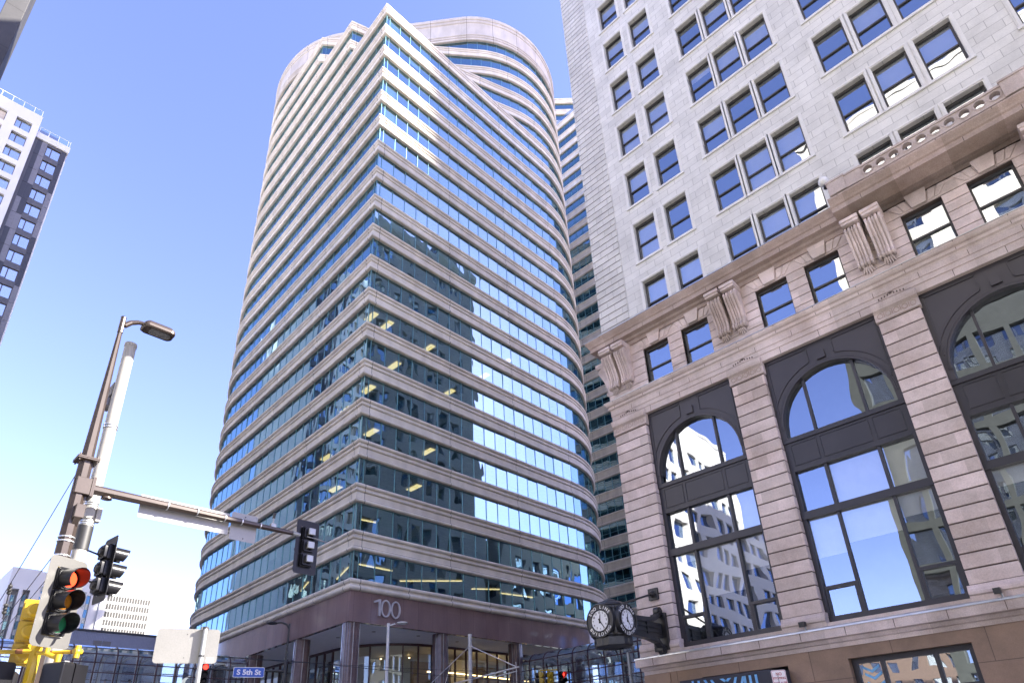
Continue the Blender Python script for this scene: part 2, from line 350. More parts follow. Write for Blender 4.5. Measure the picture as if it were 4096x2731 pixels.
def holes_wall(mb, axis, plane, u0, u1, z0, z1, holes, depth, inward, mi=0):
    """a wall face with rectangular openings (u0,u1,z0,z1) and their reveals; axis 'X': plane X=const, u is Y"""
    us = sorted({u0, u1, *[h[0] for h in holes], *[h[1] for h in holes]}); zs = sorted({z0, z1, *[h[2] for h in holes], *[h[3] for h in holes]})
    us = [u for u in us if u0 <= u <= u1]; zs = [z for z in zs if z0 <= z <= z1]
    def P(u, z, d=0): return (plane + inward * d, u, z) if axis == 'X' else (u, plane + inward * d, z)
    flip = (axis == 'X' and inward > 0) or (axis == 'Y' and inward < 0)
    def Q(*p): mb.quad(*(p[::-1] if flip else p), mi=mi)
    hs = [(min(h[0], h[1]), max(h[0], h[1]), h[2], h[3]) for h in holes]
    for a, b in zip(us, us[1:]):
        col = [h for h in hs if h[0] <= (a + b) / 2 <= h[1]]
        st = None
        for c, d in zip(zs, zs[1:]):
            inside = any(h[2] <= (c + d) / 2 <= h[3] for h in col)
            if not inside and st is None: st = c
            if inside and st is not None: Q(P(a, st), P(b, st), P(b, c), P(a, c)); st = None
        if st is not None: Q(P(a, st), P(b, st), P(b, z1), P(a, z1))
    for a, b, c, d in hs:
        Q(P(a, c), P(a, d), P(a, d, depth), P(a, c, depth)); Q(P(b, d), P(b, c), P(b, c, depth), P(b, d, depth))
        Q(P(a, d), P(b, d), P(b, d, depth), P(a, d, depth)); Q(P(b, c), P(a, c), P(a, c, depth), P(b, c, depth))

def rrect(w, h, r, n=5):
    p = []
    for cx, cy, a in ((w / 2 - r, h / 2 - r, 0), (-w / 2 + r, h / 2 - r, 90), (-w / 2 + r, -h / 2 + r, 180), (w / 2 - r, -h / 2 + r, 270)):
        for i in range(n + 1):
            t = R(a + 90 * i / n); p.append((cx + r * math.cos(t), cy + r * math.sin(t)))
    return p

# ------------------------------------------------------------------ ground
def struct(name, mb, mat, **k): return tag(mb.build(name, mat, **k), kind='structure')
struct('ground', MB().box(-900, 900, -900, 900, -0.6, -0.12), 'concrete')
struct('avenue_road', MB().box(3.6, 19.2, -300, 300, -0.119, -0.1), 'asphalt')
struct('street_road', MB().box(-300, 3.596, 18.5, 36.5, -0.119, -0.096).box(19.204, 300, 18.5, 36.5, -0.119, -0.096), 'asphalt')
sw = MB()
for x0, x1 in ((-40, 3.6), (19.2, 110)):
    for y0, y1 in ((-120, 18.5), (36.5, 200)): sw.box(x0, x1, y0, y1, -0.118, 0.0)
struct('pavement', sw, 'concrete')
ln = MB()
for i in range(9): ln.box(4.4 + i * 1.6, 5.2 + i * 1.6, 15.2, 17.6, -0.098, -0.094)
for y in range(-100, -4, 9): ln.box(11.3, 11.45, y, y + 3, -0.098, -0.094)
for y in range(44, 140, 9): ln.box(11.3, 11.45, y, y + 3, -0.098, -0.094)
struct('road_markings', ln, 'paint_line')

# ------------------------------------------------------------------ the office tower with the sharp corner
X0, YA = 25.25, 40.2
ROUND = [(52.1, 53.7, 13.5), (43.1, 70.0, 16.5), (58.0, 74.0, 14.0)]     # the three rounded corners in plan
CORNER = {'A': (25.25, 40.2), 'B': (25.65, 48.85), 'C': (26.08, 57.9), 'D': None}
def hull(pts):
    pts = sorted(set(pts)); out = []
    for seq in (pts, pts[::-1]):
        h = []
        for p in seq:
            while len(h) > 1 and (h[-1][0] - h[-2][0]) * (p[1] - h[-2][1]) - (h[-1][1] - h[-2][1]) * (p[0] - h[-2][0]) <= 0: h.pop()
            h.append(p)
        out += h[:-1]
    return out
def outline(key, step, first=None):
    """plan outline of a storey: rounded corners joined by their tangents, and the sharp front corner where there is one"""
    C = CORNER[key]; pts = [(cx + r * math.cos(2 * PI * i / 720), cy + r * math.sin(2 * PI * i / 720)) for cx, cy, r in ROUND for i in range(720)]
    H = hull(pts + ([C] if C else []))
    k = H.index(C) if C else max(range(len(H)), key=lambda i: H[i][0] + H[i][1])
    H = H[k:] + H[:k] + [H[k]]
    S = [0.0]
    for a, b in zip(H, H[1:]): S.append(S[-1] + math.dist(a, b))
    T = S[-1]
    def at(d):
        for i in range(len(S) - 1):
            if S[i + 1] >= d: t = (d - S[i]) / max(1e-9, S[i + 1] - S[i]); return (H[i][0] + (H[i + 1][0] - H[i][0]) * t, H[i][1] + (H[i + 1][1] - H[i][1]) * t)
        return H[-1]
    half = T * 0.55; ds = [0.0]; d = first if first else step
    while d < half: ds.append(d); d += step
    d = T - (first if first else step); back = []
    while d > half + step * 0.5: back.append(d); d -= step
    return [at(d) for d in ds + back[::-1]]
def arclen(pts):
    s = [0.0]
    for a, b in zip(pts, pts[1:] + pts[:1]): s.append(s[-1] + math.dist(a, b))
    T = s[-1]
    return [v if v <= T * 0.55 else v - T for v in s]
def inset(pts, d):
    n = len(pts); out = []
    for i in range(n):
        p = Vector(pts[i]); a = (p - Vector(pts[i - 1])).normalized(); b = (Vector(pts[(i + 1) % n]) - p).normalized()
        m = Vector((a.y, -a.x)) + Vector((b.y, -b.x)); m = m / (1 + a.dot(b)); out.append((p.x - m.x * d, p.y - m.y * d))
    return out

FP, GT0, GH = 3.826, 81.75, 2.26
tower = thing('office_tower', 'round fronted cream banded glass office tower with the number 100 over its corner', 'office tower', (45, 62, 0))
def rollp(o, z, r, n=6): return [(o + r * math.sin(PI * i / n), z - r * math.cos(PI * i / n)) for i in range(n + 1)]
def band_profile(z):
    return [(-0.2, z)] + rollp(0.09, z + 0.14, 0.14) + [(0.03, z + 0.29), (0.08, z + 0.33), (0.08, z + 0.82), (0.02, z + 0.84)] + rollp(0.08, z + 0.98, 0.13) + \
           [(0.015, z + 1.12), (0.09, z + 1.14), (0.09, z + 1.22), (0.02, z + 1.24)] + rollp(0.11, z + 1.40, 0.155) + [(-0.2, z + 1.57)]
bandpath = {}; panepath = {}
for k in 'ABCD': bandpath[k] = outline(k, 0.9); panepath[k] = outline(k, 1.49, 0.55)
def level_key(k): return 'A' if k >= 0 else ('B' if k >= -2 else ('C' if k >= -4 else 'D'))
rnd = random.Random(3)
def window_strip(k):
    gt = GT0 - FP * k; gb = gt - GH; pts = inset(panepath[level_key(k)], 0.12); n = len(pts)
    g = MB(); mu = MB(); bl_ = MB()
    for i in range(n):
        a = Vector(pts[i]); b = Vector(pts[(i + 1) % n]); d = (b - a).normalized(); nn = Vector((d.y, -d.x))
        j = [rnd.uniform(-0.011, 0.011) for _ in range(2)]; t = rnd.uniform(-0.016, 0.016)
        q = [(a + nn * j[0]), (b + nn * j[1]), (b + nn * (j[1] + t)), (a + nn * (j[0] + t))]
        g.quad((q[0].x, q[0].y, gb - 0.05), (q[1].x, q[1].y, gb - 0.05), (q[2].x, q[2].y, gt + 0.05), (q[3].x, q[3].y, gt + 0.05))
        if rnd.random() < 0.14:
            dz = rnd.choice((0.5, 0.9, 1.5, 2.0)); bl_.quad(*[(p.x - nn.x * 0.14, p.y - nn.y * 0.14, z) for p, z in ((a, gt - dz), (b, gt - dz), (b, gt), (a, gt))])
        w = 0.028
        for sgn in (1,):
            p = [a - d * w - nn * 0.05, a + d * w - nn * 0.05, a + d * w + nn * 0.035, a - d * w + nn * 0.035]
            mu.prism([(v.x, v.y) for v in p], 'z', gb, gt)
    mu.sweep([(0.0, gt - 0.03), (0.03, gt - 0.03), (0.03, gt + 0.02)], pts, True)
    ws = g.build('window_strip', 'tower_glass', tower)
    mu.build('window_frame', 'teal_metal', ws)
    tag(bl_.build('blinds', 'blind', ws), kind='stuff')
    return ws
for k in range(-5, 18):
    window_strip(k)
    key = level_key(k); pts = bandpath[key]
    if k > -5: MB().sweep(band_profile(GT0 - FP * k), pts, True, arclen(pts)).build('spandrel_band', 'precast', tower, smooth=40)
# flat roofs, ceilings and the dark core behind the glass
def slab(mb, pts, z, up=True):
    vs = [(p[0], p[1], z) for p in pts]; mb.quad(*(vs if up else vs[::-1]))
rf = MB()
for key, k in (('A', 0), ('B', -2), ('C', -4)): slab(rf, inset(bandpath[key], 0.1), GT0 - FP * k + 1.2)
slab(rf, bandpath['D'], 105.9); rf.build('roof', 'grey_mid', tower)
cl = MB()
for k in range(-5, 18): slab(cl, inset(bandpath[level_key(k)], 0.25), GT0 - FP * k + 0.02, False)
cl.build('ceilings', 'ceiling', tower)
core = MB()
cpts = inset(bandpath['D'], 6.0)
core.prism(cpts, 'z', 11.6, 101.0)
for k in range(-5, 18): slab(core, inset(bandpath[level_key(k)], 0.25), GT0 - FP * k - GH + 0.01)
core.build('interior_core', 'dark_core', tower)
# cylinder crown
d = bandpath['D']; arcu = arclen(d)
zc = GT0 + FP * 5
crown = [(-0.2, zc)] + rollp(0.12, zc + 0.17, 0.17) + [(0.13, zc + 0.5)] + rollp(0.13, zc + 0.75, 0.15) + [(0.17, zc + 0.92), (0.17, zc + 1.05)] + rollp(0.15, zc + 1.24, 0.17) + \
    [(0.08, zc + 1.45), (0.08, zc + 4.2)] + rollp(0.1, zc + 4.4, 0.16) + [(0.2, zc + 4.6), (0.2, zc + 4.8)] + rollp(0.18, zc + 5.05, 0.2) + [(0.22, zc + 5.3), (0.22, zc + 5.7), (-0.3, zc + 5.75)]
MB().sweep(crown, d, True, arcu).build('crown', 'crown', tower, smooth=40)
# base ledge, granite band, soffit
pts = bandpath['A']
ledge = [(-0.2, 13.66)] + rollp(0.16, 13.86, 0.19) + [(0.16, 14.07), (0.16, 14.2)] + rollp(0.14, 14.36, 0.18) + [(-0.2, 14.56)]
MB().sweep(ledge, pts, True, arclen(pts)).build('base_ledge', 'precast_base', tower, smooth=40)
MB().sweep([(-0.3, 11.46), (0.06, 11.46), (0.06, 13.67)], pts, True, arclen(pts)).build('granite_band', 'granite_panel', tower, smooth=40)
so = MB(); slab(so, inset(pts, 0.25), 11.48, False); so.build('soffit', 'soffit', tower)
# round granite columns with polished fillets
for i, (x, y) in enumerate(((25.86, 40.82), (34.2, 40.9), (42.9, 40.9), (51.6, 41.0), (26.3, 48.4), (26.67, 57.0), (27.05, 65.7))):
    c = MB(); n = 48
    prof = [(x + (0.62 - (0.022 if q % 3 == 0 else 0)) * math.cos(2 * PI * q / n), y + (0.62 - (0.022 if q % 3 == 0 else 0)) * math.sin(2 * PI * q / n)) for q in range(n)]
    c.prism(prof, 'z', 0, 11.47)
    co = c.build('column', 'granite', tower)
    s = MB()
    for q in range(0, n, 8):
        t = 2 * PI * (q + 2) / n; s.tube((x + 0.612 * math.cos(t), y + 0.612 * math.sin(t), 0.1), (x + 0.612 * math.cos(t), y + 0.612 * math.sin(t), 11.44), 0.022, n=6)
    s.build('fillet', 'galv', co)
# lobby glazing: a curved wall set back behind the columns, upper floor at 7 m
lp = [(30.6, 78)] + [(30.6, 72 - i * 1.32) for i in range(17)] + [(30.6 + 6 * (1 - math.cos(R(a))), 50.9 - 6 * math.sin(R(a))) for a in range(12, 91, 13)] + [(36.6 + 1.32 * i, 44.9) for i in range(1, 25)]
lp = lp[::-1]
lg = MB(); lm = MB()
for a, b in zip(lp, lp[1:]):
    a = Vector(a); b = Vector(b); t = rnd.uniform(-0.01, 0.01)
    d_ = (b - a).normalized(); nn = Vector((d_.y, -d_.x)) * -1
    lg.quad((a.x, a.y, 0.3), (b.x, b.y, 0.3), (b.x + nn.x * t, b.y + nn.y * t, 11.3), (a.x + nn.x * t, a.y + nn.y * t, 11.3))
    p = [a - d_ * 0.05 - nn * 0.09, a + d_ * 0.05 - nn * 0.09, a + d_ * 0.05 + nn * 0.09, a - d_ * 0.05 + nn * 0.09]
    lm.prism([(v.x, v.y) for v in p], 'z', 0.3, 11.4)
lo = lg.build('lobby_window', 'lobby_glass', tower); lm.build('mullions', 'maroon', lo)
tr = MB()
for z0, z1, o in ((6.3, 7.15, 0.12), (11.28, 11.47, 0.1), (0, 0.35, 0.14)):
    tr.sweep([(-o, z0), (o, z0), (o, z1), (-o, z1)], lp[::-1])
tr.build('lobby_rail', 'maroon', tower)
fl = MB().prism([(31, 76), (31, 51), (37, 45.2), (60, 45.2), (60, 76)], 'z', 6.5, 7.0); fl.build('lobby_floor', 'concrete', tower)
bw = MB().box(40, 58, 52, 52.3, 7.0, 11.3).box(37, 37.3, 55, 70, 7, 11.3); bw.build('back_wall', 'warm_wall', tower)
pn = MB().box(41.0, 43.6, 47.4, 47.5, 7.0, 10.9).box(33.4, 33.5, 58, 60, 7, 10.5); pn.build('screen_wall', 'soffit', tower)
tr2 = MB()
for a, b in (((37.5, 46.6), (40.3, 46.3)), ((40.3, 46.3), (52, 47.9))):
    tr2.tube((a[0], a[1], 9.5), (b[0], b[1], 9.5), 0.06, n=6)
tr2.build('strip_light', 'lobby_light', tower)
dl = MB()
for x, y in ((46.2, 46.5), (48.6, 46.9), (52.6, 46.2), (38.3, 50.3), (36.4, 52.1)): dl.tube((x, y, 11.2), (x, y, 11.28), 0.09, n=10)
dl.build('downlight', 'lobby_light', tower)
pd = MB()
for dx, dz in ((0, 0), (0.35, 0.1), (-0.3, 0.05), (0.1, 0.3)): pd.sphere((32.9 + dx, 52.6, 9.3 + dz), 0.11, 8, 6)
pd.build('pendant_light', 'lobby_light', tower)
rv = MB()
for x, y in ((29.0, 42.6), (33.0, 42.2), (37.5, 42.6), (28.0, 46.0), (28.2, 51.0)): rv.tube((x, y, 11.46), (x, y, 11.475), 0.16, n=16)
rv.build('soffit_light', 'maroon', tower)
# office ceiling lights seen through the lower window strips
lights = [(11, 26.6, 41.8), (11, 28.4, 41.9), (11, 33.6, 42.2), (11, 41.2, 42.3), (12, 29.6, 42.2), (12, 36.5, 42.5), (13, 26.8, 41.9), (13, 27.4, 46.2), (14, 27.6, 42.3), (14, 33.6, 42.1), (14, 27.4, 49),
          (15, 32.4, 42.4), (15, 27.3, 47.0), (10, 45.2, 42.6)]
for k, x, y in lights:
    z = GT0 - FP * k - 0.02
    MB().box(x - 0.28, x + 0.28, y - 0.28 - (0.5 if x > 27.45 else 0.5), y + 0.78, z - 0.05, z).build('ceiling_light', 'warm_light', tower)
for k, a, b in ((17, (27.6, 43), (30.8, 43)), (17, (37.6, 42.0), (33.2, 45.2)), (17, (42.5, 42.2), (40.2, 43.6)), (17, (47.5, 42.6), (43.5, 43.2)), (16, (27.6, 43.2), (29.4, 43.0)), (17, (27.4, 44.2), (28.6, 47.8)), (17, (27.2, 50), (28.2, 53)), (16, (29.5, 42.8), (30.6, 43.8))):
    z = GT0 - FP * k - 0.06
    MB().tube((a[0], a[1], z), (b[0], b[1], z), 0.06, n=6).build('ceiling_light', 'warm_light', tower)
# the number over the corner
def ring(cx, cz, rx, rz, w, y0, y1, n=36):
    m = MB(); o = []
    for i in range(n):
        t = 2 * PI * i / n; o.append((math.cos(t), math.sin(t)))
    vs = []
    for y in (y0, y1):
        for a, b in ((rx, rz), (rx - w, rz - w * 0.75)): vs += [(cx + a * c, y, cz + b * s_) for c, s_ in o]
    fs = []
    for i in range(n):
        j = (i + 1) % n
        fs += [(i, j, n + j, n + i), (2 * n + i, 3 * n + i, 3 * n + j, 2 * n + j), (i, 2 * n + i, 2 * n + j, j), (n + i, n + j, 3 * n + j, 3 * n + i)]
    m.add(vs, fs); return m
one = MB().prism([(27.60, 12.08), (27.78, 12.08), (27.78, 13.30), (27.62, 13.30), (27.18, 13.12), (27.20, 12.98), (27.60, 13.12)], 'y', 40.02, 40.12)
one.build('numeral', 'numeral', tower)
ring(28.24, 12.68, 0.45, 0.65, 0.145, 40.02, 40.12).build('numeral', 'numeral', tower)
ring(29.14, 12.68, 0.45, 0.65, 0.145, 40.02, 40.12).build('numeral', 'numeral', tower)

# ------------------------------------------------------------------ the second banded tower behind
tw2 = thing('office_tower', 'straight banded cream and blue glass tower squeezed between round tower and pale stone building', 'office tower', (81, 55, 0))
def band2(z): return [(-0.2, z)] + rollp(0.1, z + 0.15, 0.15) + [(0.12, z + 0.33), (0.12, z + 1.2)] + rollp(0.13, z + 1.4, 0.17) + [(-0.2, z + 1.75)]
fp = [(120, 44), (81, 44), (81, 44.001)]
poly2 = [(81, 66), (81, 30), (101, 30), (101, 66)]
def faceu(p): return arclen(p)
for k in range(0, 31):
    gt = 128.0 - 3.852 * k
    if gt < 12: break
    MB().sweep(band2(gt), poly2, True, arclen(poly2)).build('spandrel_band', 'precast', tw2, smooth=40)
    g = MB(); mu = MB(); gb = gt - 2.15
    y = 66.0
    while y > 30.2:
        t = rnd.uniform(-0.012, 0.012); e = rnd.uniform(-0.008, 0.008)
        g.quad((81.1 + e, y, gb), (81.1 - e, y - 1.5, gb), (81.1 - e + t, y - 1.5, gt + 0.05), (81.1 + e + t, y, gt + 0.05))
        mu.box(81.04, 81.14, y - 0.03, y + 0.03, gb, gt); y -= 1.5
    mu.box(81.05, 81.13, 30, 66, gb + 0.62, gb + 0.67)
    ws = g.build('window_strip', 'tower_glass', tw2); mu.build('window_frame', 'teal_metal', ws)
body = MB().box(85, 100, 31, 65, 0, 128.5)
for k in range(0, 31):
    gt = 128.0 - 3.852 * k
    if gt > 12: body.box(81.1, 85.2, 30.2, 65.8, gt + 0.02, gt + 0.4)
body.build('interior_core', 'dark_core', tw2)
MB().box(81.2, 100.8, 30.2, 65.8, 129.2, 129.5).build('roof', 'grey_mid', tw2)
lf = MB()
for k, ys in ((16, (44.5, 47)), (17, (46, 49.5)), (18, (45.5,)), (19, (46.5, 44.2, 49)), (20, (47, 50)), (21, (45, 48.5)), (8, (50, 47.5)), (23, (47.5,)), (27, (46, 48)), (28, (45, 47.2))):
    for y in ys: lf.box(82.2, 82.6, y - 0.7, y + 0.7, 128 - 3.852 * k - 0.08, 128 - 3.852 * k - 0.01)
lf.build('ceiling_lights', 'warm_light', tw2)
# terrace rail and the upper storeys turned by 45 degrees
rl = MB().box(81.0, 81.04, 30, 66, 129.8, 131.0); rl.build('terrace_rail', 'rail_glass', tw2)
u0 = Vector((84.8, 61.0)); dr = Vector((0.69, -0.724))
up = [tuple(u0 - dr * 2), tuple(u0 + dr * 20), tuple(u0 + dr * 20 + Vector((6, 5.7))), tuple(u0 - dr * 2 + Vector((6, 5.7)))]
for z in (144.2 - 3.852 * q for q in range(0, 4)):
    MB().sweep(band2(z), up, True, arclen(up)).build('spandrel_band', 'precast', tw2, smooth=40)
    g = MB().sweep([(-0.15, z - 2.15), (-0.15, z)], up, True)
    g.build('window_strip', 'tower_glass', tw2)
MB().prism(up, 'z', 145.2, 145.5).build('roof', 'grey_mid', tw2)
ins = inset(up, 1.2)
MB().prism(ins, 'z', 129.5, 145.0).build('interior_core', 'dark_core', tw2)

# ------------------------------------------------------------------ the stone corner building
SX, SN, SS, SE_, SH = 23.5, 15.15, -9.75, 62.0, 80.0
soo = thing('stone_building', 'pale terracotta and pink granite corner building with bracketed cornice and arched black window bays', 'office building', (40, 3, 0))
PIER = [(13.42, 15.12), (7.72, 9.12), (1.92, 3.30), (-3.87, -2.50), (-9.72, -8.32)]
BAY = [(9.12, 13.42), (3.30, 7.72), (-2.50, 1.92), (-8.32, -3.87)]
WCOLS = [[11.80, 9.94], [7.28, 5.755, 4.23], [1.46, -0.10, -1.70], [-4.62, -6.10, -7.58]]
WW = 1.26
SILL0, SP = 20.90, 3.77
cols = [y for c in WCOLS for y in c]
holes = [(y - WW / 2, y + WW / 2, SILL0 + SP * r, SILL0 + SP * r + 2.45) for y in cols for r in range(15)]
w = MB(); holes_wall(w, 'X', SX, SS, 13.45, 20.6, SH, holes, 0.34, 1)
w.quad((SX, SS, 20.6), (SX, SS, SH), (SE_, SS, SH), (SE_, SS, 20.6))
w.build('upper_wall', 'terracotta', soo)
# rusticated corner strip
q = MB(); z = 20.9; i = 0
while z < SH - 1:
    q.box(SX - 0.05, SX + 1.6, 13.45, 15.18, z, z + 0.372); z += 0.4185; i += 1
q.box(SX - 0.012, SX + 1.5, 13.46, 15.14, 20.6, SH); q.build('corner_quoin', 'quoin', soo)
# north front
nh = [(x - 0.65, x + 0.65, SILL0 + SP * r, SILL0 + SP * r + 2.45) for x in [27.2 + 1.9 * k + (k // 2) * 1.3 for k in range(13)] for r in range(15)] + \
     [(27.5 + 5.8 * k, 31.0 + 5.8 * k, a, b) for k in range(6) for a, b in ((0.6, 4.4), (6, 11.2), (12.6, 16.0))] + \
     [(x - 0.6, x + 0.6, 17.6, 19.5) for x in [27.2 + 1.9 * k + (k // 2) * 1.3 for k in range(13)]]
nw = MB(); holes_wall(nw, 'Y', SN, 23.52, SE_, 0, SH, nh, 0.3, -1)
nw.build('north_wall', 'terracotta_north', soo)
npn = MB()
for a, b, c, d_ in nh: npn.quad((a, SN - 0.3, c), (b, SN - 0.3, c), (b, SN - 0.3, d_), (a, SN - 0.3, d_)); npn.box(a, b, SN - 0.3, SN - 0.24, (c + d_) / 2 - 0.04, (c + d_) / 2 + 0.04)
tag(npn.build('north_windows', 'far_glass', soo), kind='stuff')
rfm = MB().box(SX + 0.2, SE_ - 0.2, SS + 0.2, SN - 0.4, SH - 0.6, SH - 0.1); rfm.build('roof', 'grey_mid', soo)
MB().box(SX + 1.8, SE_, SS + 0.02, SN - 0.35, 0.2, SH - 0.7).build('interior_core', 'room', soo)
MB().sweep([(-0.1, SH - 3), (0.3, SH - 2.6), (0.4, SH - 2.2), (1.3, SH - 1.6), (1.5, SH - 0.9), (1.5, SH - 0.4), (-0.3, SH - 0.3)], [(SE_, SN), (SX, SN), (SX, SS)]).build('roof_cornice', 'terracotta_trim', soo)
# sash windows: surround, frame, panes; one prototype, then copies
def sash_window(parent, y, z, w, h, surround=True, mat_glass='soo_glass'):
    X = SX
    f = MB(); b = w / 2
    fw = 0.075
    f.box(X + 0.20, X + 0.33, y - b, y - b + fw, z, z + h).box(X + 0.20, X + 0.33, y + b - fw, y + b, z, z + h)
    f.box(X + 0.20, X + 0.33, y - b + fw, y + b - fw, z + h - 0.10, z + h).box(X + 0.20, X + 0.33, y - b + fw, y + b - fw, z, z + 0.07)
    f.box(X + 0.215, X + 0.30, y - b + fw, y + b - fw, z + h * 0.47 - 0.035, z + h * 0.47 + 0.035)
    wn = f.build('window', 'sash', parent)
    p = MB()
    p.quad((X + 0.26, y + b - fw, z + h * 0.47), (X + 0.26, y - b + fw, z + h * 0.47), (X + 0.262, y - b + fw, z + h - 0.1), (X + 0.262, y + b - fw, z + h - 0.1))
    p.quad((X + 0.29, y + b - fw, z + 0.07), (X + 0.29, y - b + fw, z + 0.07), (X + 0.288, y - b + fw, z + h * 0.47), (X + 0.288, y + b - fw, z + h * 0.47))
    p.build('panes', mat_glass, wn)
    if surround:
        s = MB(); t = 0.16
        for a, o in ((0.0, 0.03), (0.055, 0.055)):
            s.box(X - o, X + 0.12, y - b - t + a, y - b - 0.002 + 0.0, z - 0.02, z + h + t - a) if a == 0 else s.box(X - o, X + 0.1, y - b - t + a, y - b - 0.05, z - 0.02, z + h + 0.06)
            s.box(X - o, X + 0.12, y + b + 0.002, y + b + t - a, z - 0.02, z + h + t - a) if a == 0 else s.box(X - o, X + 0.1, y + b + 0.05, y + b + t - a, z - 0.02, z + h + 0.06)
        s.box(X - 0.03, X + 0.12, y - b - 0.001, y + b + 0.001, z + h + 0.002, z + h + t)
        s.box(X - 0.055, X + 0.1, y - b - 0.10, y + b + 0.10, z + h + 0.05, z + h + t - 0.055)
        s.box(X - 0.075, X + 0.3, y - b - t - 0.02, y + b + t + 0.02, z - 0.14, z - 0.022)
        s.build('surround', 'terracotta_trim', wn)
    return wn
proto = sash_window(soo, cols[0], SILL0, WW, 2.45)
base_loc = proto.location.copy()
rest = MB(); brnd = random.Random(11)
def visible_row(ci, r): return r <= (8, 7, 4, 3)[ci]
blinds = []
for ci, c in enumerate(WCOLS):
    for y in c:
        for r in range(15):
            z0 = SILL0 + SP * r
            if visible_row(ci, r):
                if not (ci == 0 and y == c[0] and r == 0):
                    cp = copy_tree(proto, soo); cp.location = base_loc + Vector((0, y - cols[0], SP * r))
                drop = brnd.choice([0.0, 0.0, 0.5, 1.15, 1.15, 2.2, 2.3])
                if drop: blinds.append((y, z0 + 2.35 - drop, z0 + 2.35))
            else:
                rest.quad((SX + 0.27, y + WW / 2, z0), (SX + 0.27, y - WW / 2, z0), (SX + 0.27, y - WW / 2, z0 + 2.45), (SX + 0.27, y + WW / 2, z0 + 2.45))
tag(rest.build('upper_windows', 'far_glass', soo), kind='stuff')
for y, a, b in blinds: MB().quad((SX + 0.37, y + 0.58, a), (SX + 0.37, y - 0.58, a), (SX + 0.37, y - 0.58, b), (SX + 0.37, y + 0.58, b)).build('blind', 'blind', soo)

# main cornice with end balcony section
def cornice(o, zb):
    return [(-0.1, zb), (0.1, zb), (0.14, zb + 0.16), (0.26, zb + 0.20), (0.30, zb + 0.30), (o - 0.18, zb + 0.34), (o - 0.18, zb + 0.55), (o - 0.13, zb + 0.60), (o - 0.10, zb + 0.68), (o - 0.03, zb + 0.80), (o, zb + 0.86), (o, zb + 0.93), (-0.1, zb + 1.0)]
cm = MB().sweep(cornice(0.71, 20.1), [(SE_, SN), (SX, SN), (SX, SS)])
for i in range(16): y = 14.9 - i * 1.7; y < 3.4 or cm.box(SX - 0.715, SX - 0.6, y, y + 0.02, 20.95, 21.03, 1).box(SX - 0.535, SX - 0.5, y - 0.7, y - 0.68, 20.44, 20.65, 1)
cm.build('main_cornice', ['cornice_stone', 'joint'], soo)
pr = [(SX - o, z) for o, z in cornice(1.2, 20.1)]
cm = MB().prism([(x, z) for x, z in pr], 'y', -8.6, 3.38)
for i in range(7): y = 3.0 - i * 1.7; cm.box(SX - 1.205, SX - 1.1, y, y + 0.02, 20.95, 21.03, 1).box(SX - 1.025, SX - 0.9, y - 0.7, y - 0.68, 20.44, 20.65, 1)
cm.build('balcony_slab', ['cornice_stone', 'joint'], soo)
# thin metal flashing over the cornices
MB().sweep([(0.0, 21.105), (0.73, 21.035), (0.73, 21.06), (0.0, 21.13)], [(SE_, SN), (SX, SN), (SX, 3.385)]).build('flashing', 'zinc', soo)
# pierced parapet of the balcony
bl = MB(); X1, X2 = 22.34, 22.54; z0, z1 = 21.12, 21.74
zc_ = 21.41; cells = [1.79 - 0.4555 * i for i in range(10)]; hw = 0.4555 / 2; hr = 0.158
for yc in cells:
    n = 24; sq = []
    for i in range(n):
        t = 2 * PI * i / n; c, s_ = math.cos(t), math.sin(t); kx = min(hw / max(abs(c), 1e-6), (0.24) / max(abs(s_), 1e-6)); sq.append((yc + c * kx, zc_ + s_ * kx))
    ci = [(yc + hr * math.cos(2 * PI * i / n), zc_ + hr * math.sin(2 * PI * i / n)) for i in range(n)]
    for i in range(n):
        j = (i + 1) % n
        for X in (X1, X2): bl.quad((X, *sq[i]), (X, *sq[j]), (X, *ci[j]), (X, *ci[i]))
        bl.quad((X1, *ci[i]), (X1, *ci[j]), (X2, *ci[j]), (X2, *ci[i]))
    rg = [(yc + (hr + 0.045) * math.cos(2 * PI * i / n), zc_ + (hr + 0.045) * math.sin(2 * PI * i / n)) for i in range(n)]
    rg2 = [(yc + (hr + 0.01) * math.cos(2 * PI * i / n), zc_ + (hr + 0.01) * math.sin(2 * PI * i / n)) for i in range(n)]
    for i in range(n):
        j = (i + 1) % n
        bl.quad((X1 - 0.03, *rg[i]), (X1 - 0.03, *rg[j]), (X1 - 0.03, *rg2[j]), (X1 - 0.03, *rg2[i])); bl.quad((X1, *rg[i]), (X1, *rg[j]), (X1 - 0.03, *rg[j]), (X1 - 0.03, *rg[i]))
ya, yb = cells[-1] - hw, cells[0] + hw
bl.box(X1, X2, ya, yb, z0 - 0.02, zc_ - 0.24).box(X1 - 0.045, X2 + 0.03, ya - 0.02, yb + 0.02, zc_ + 0.24, z1)
bl.box(X1 - 0.02, X2 + 0.1, yb, 2.62, z0 - 0.02, z1 - 0.06).box(X1 - 0.06, X2 + 0.12, 2.62, 3.25, z0 - 0.02, z1 - 0.03).box(X1 - 0.09, X2 + 0.14, 2.58, 3.29, z1 - 0.03, z1 + 0.05).box(X1 - 0.05, X2 + 0.12, yb - 0.02, 2.58, z1 - 0.06, z1 + 0.02)
bl.box(X1 - 0.06, X2 + 0.12, -3.5, ya, z0 - 0.02, z1 + 0.04).box(X1 - 0.09, X2 + 0.14, -3.55, ya + 0.03, z1 + 0.04, z1 + 0.11).box(X1, X2, -8.4, -3.5, z0 - 0.02, z1)
bl.build('pierced_parapet', 'pink_light', soo)

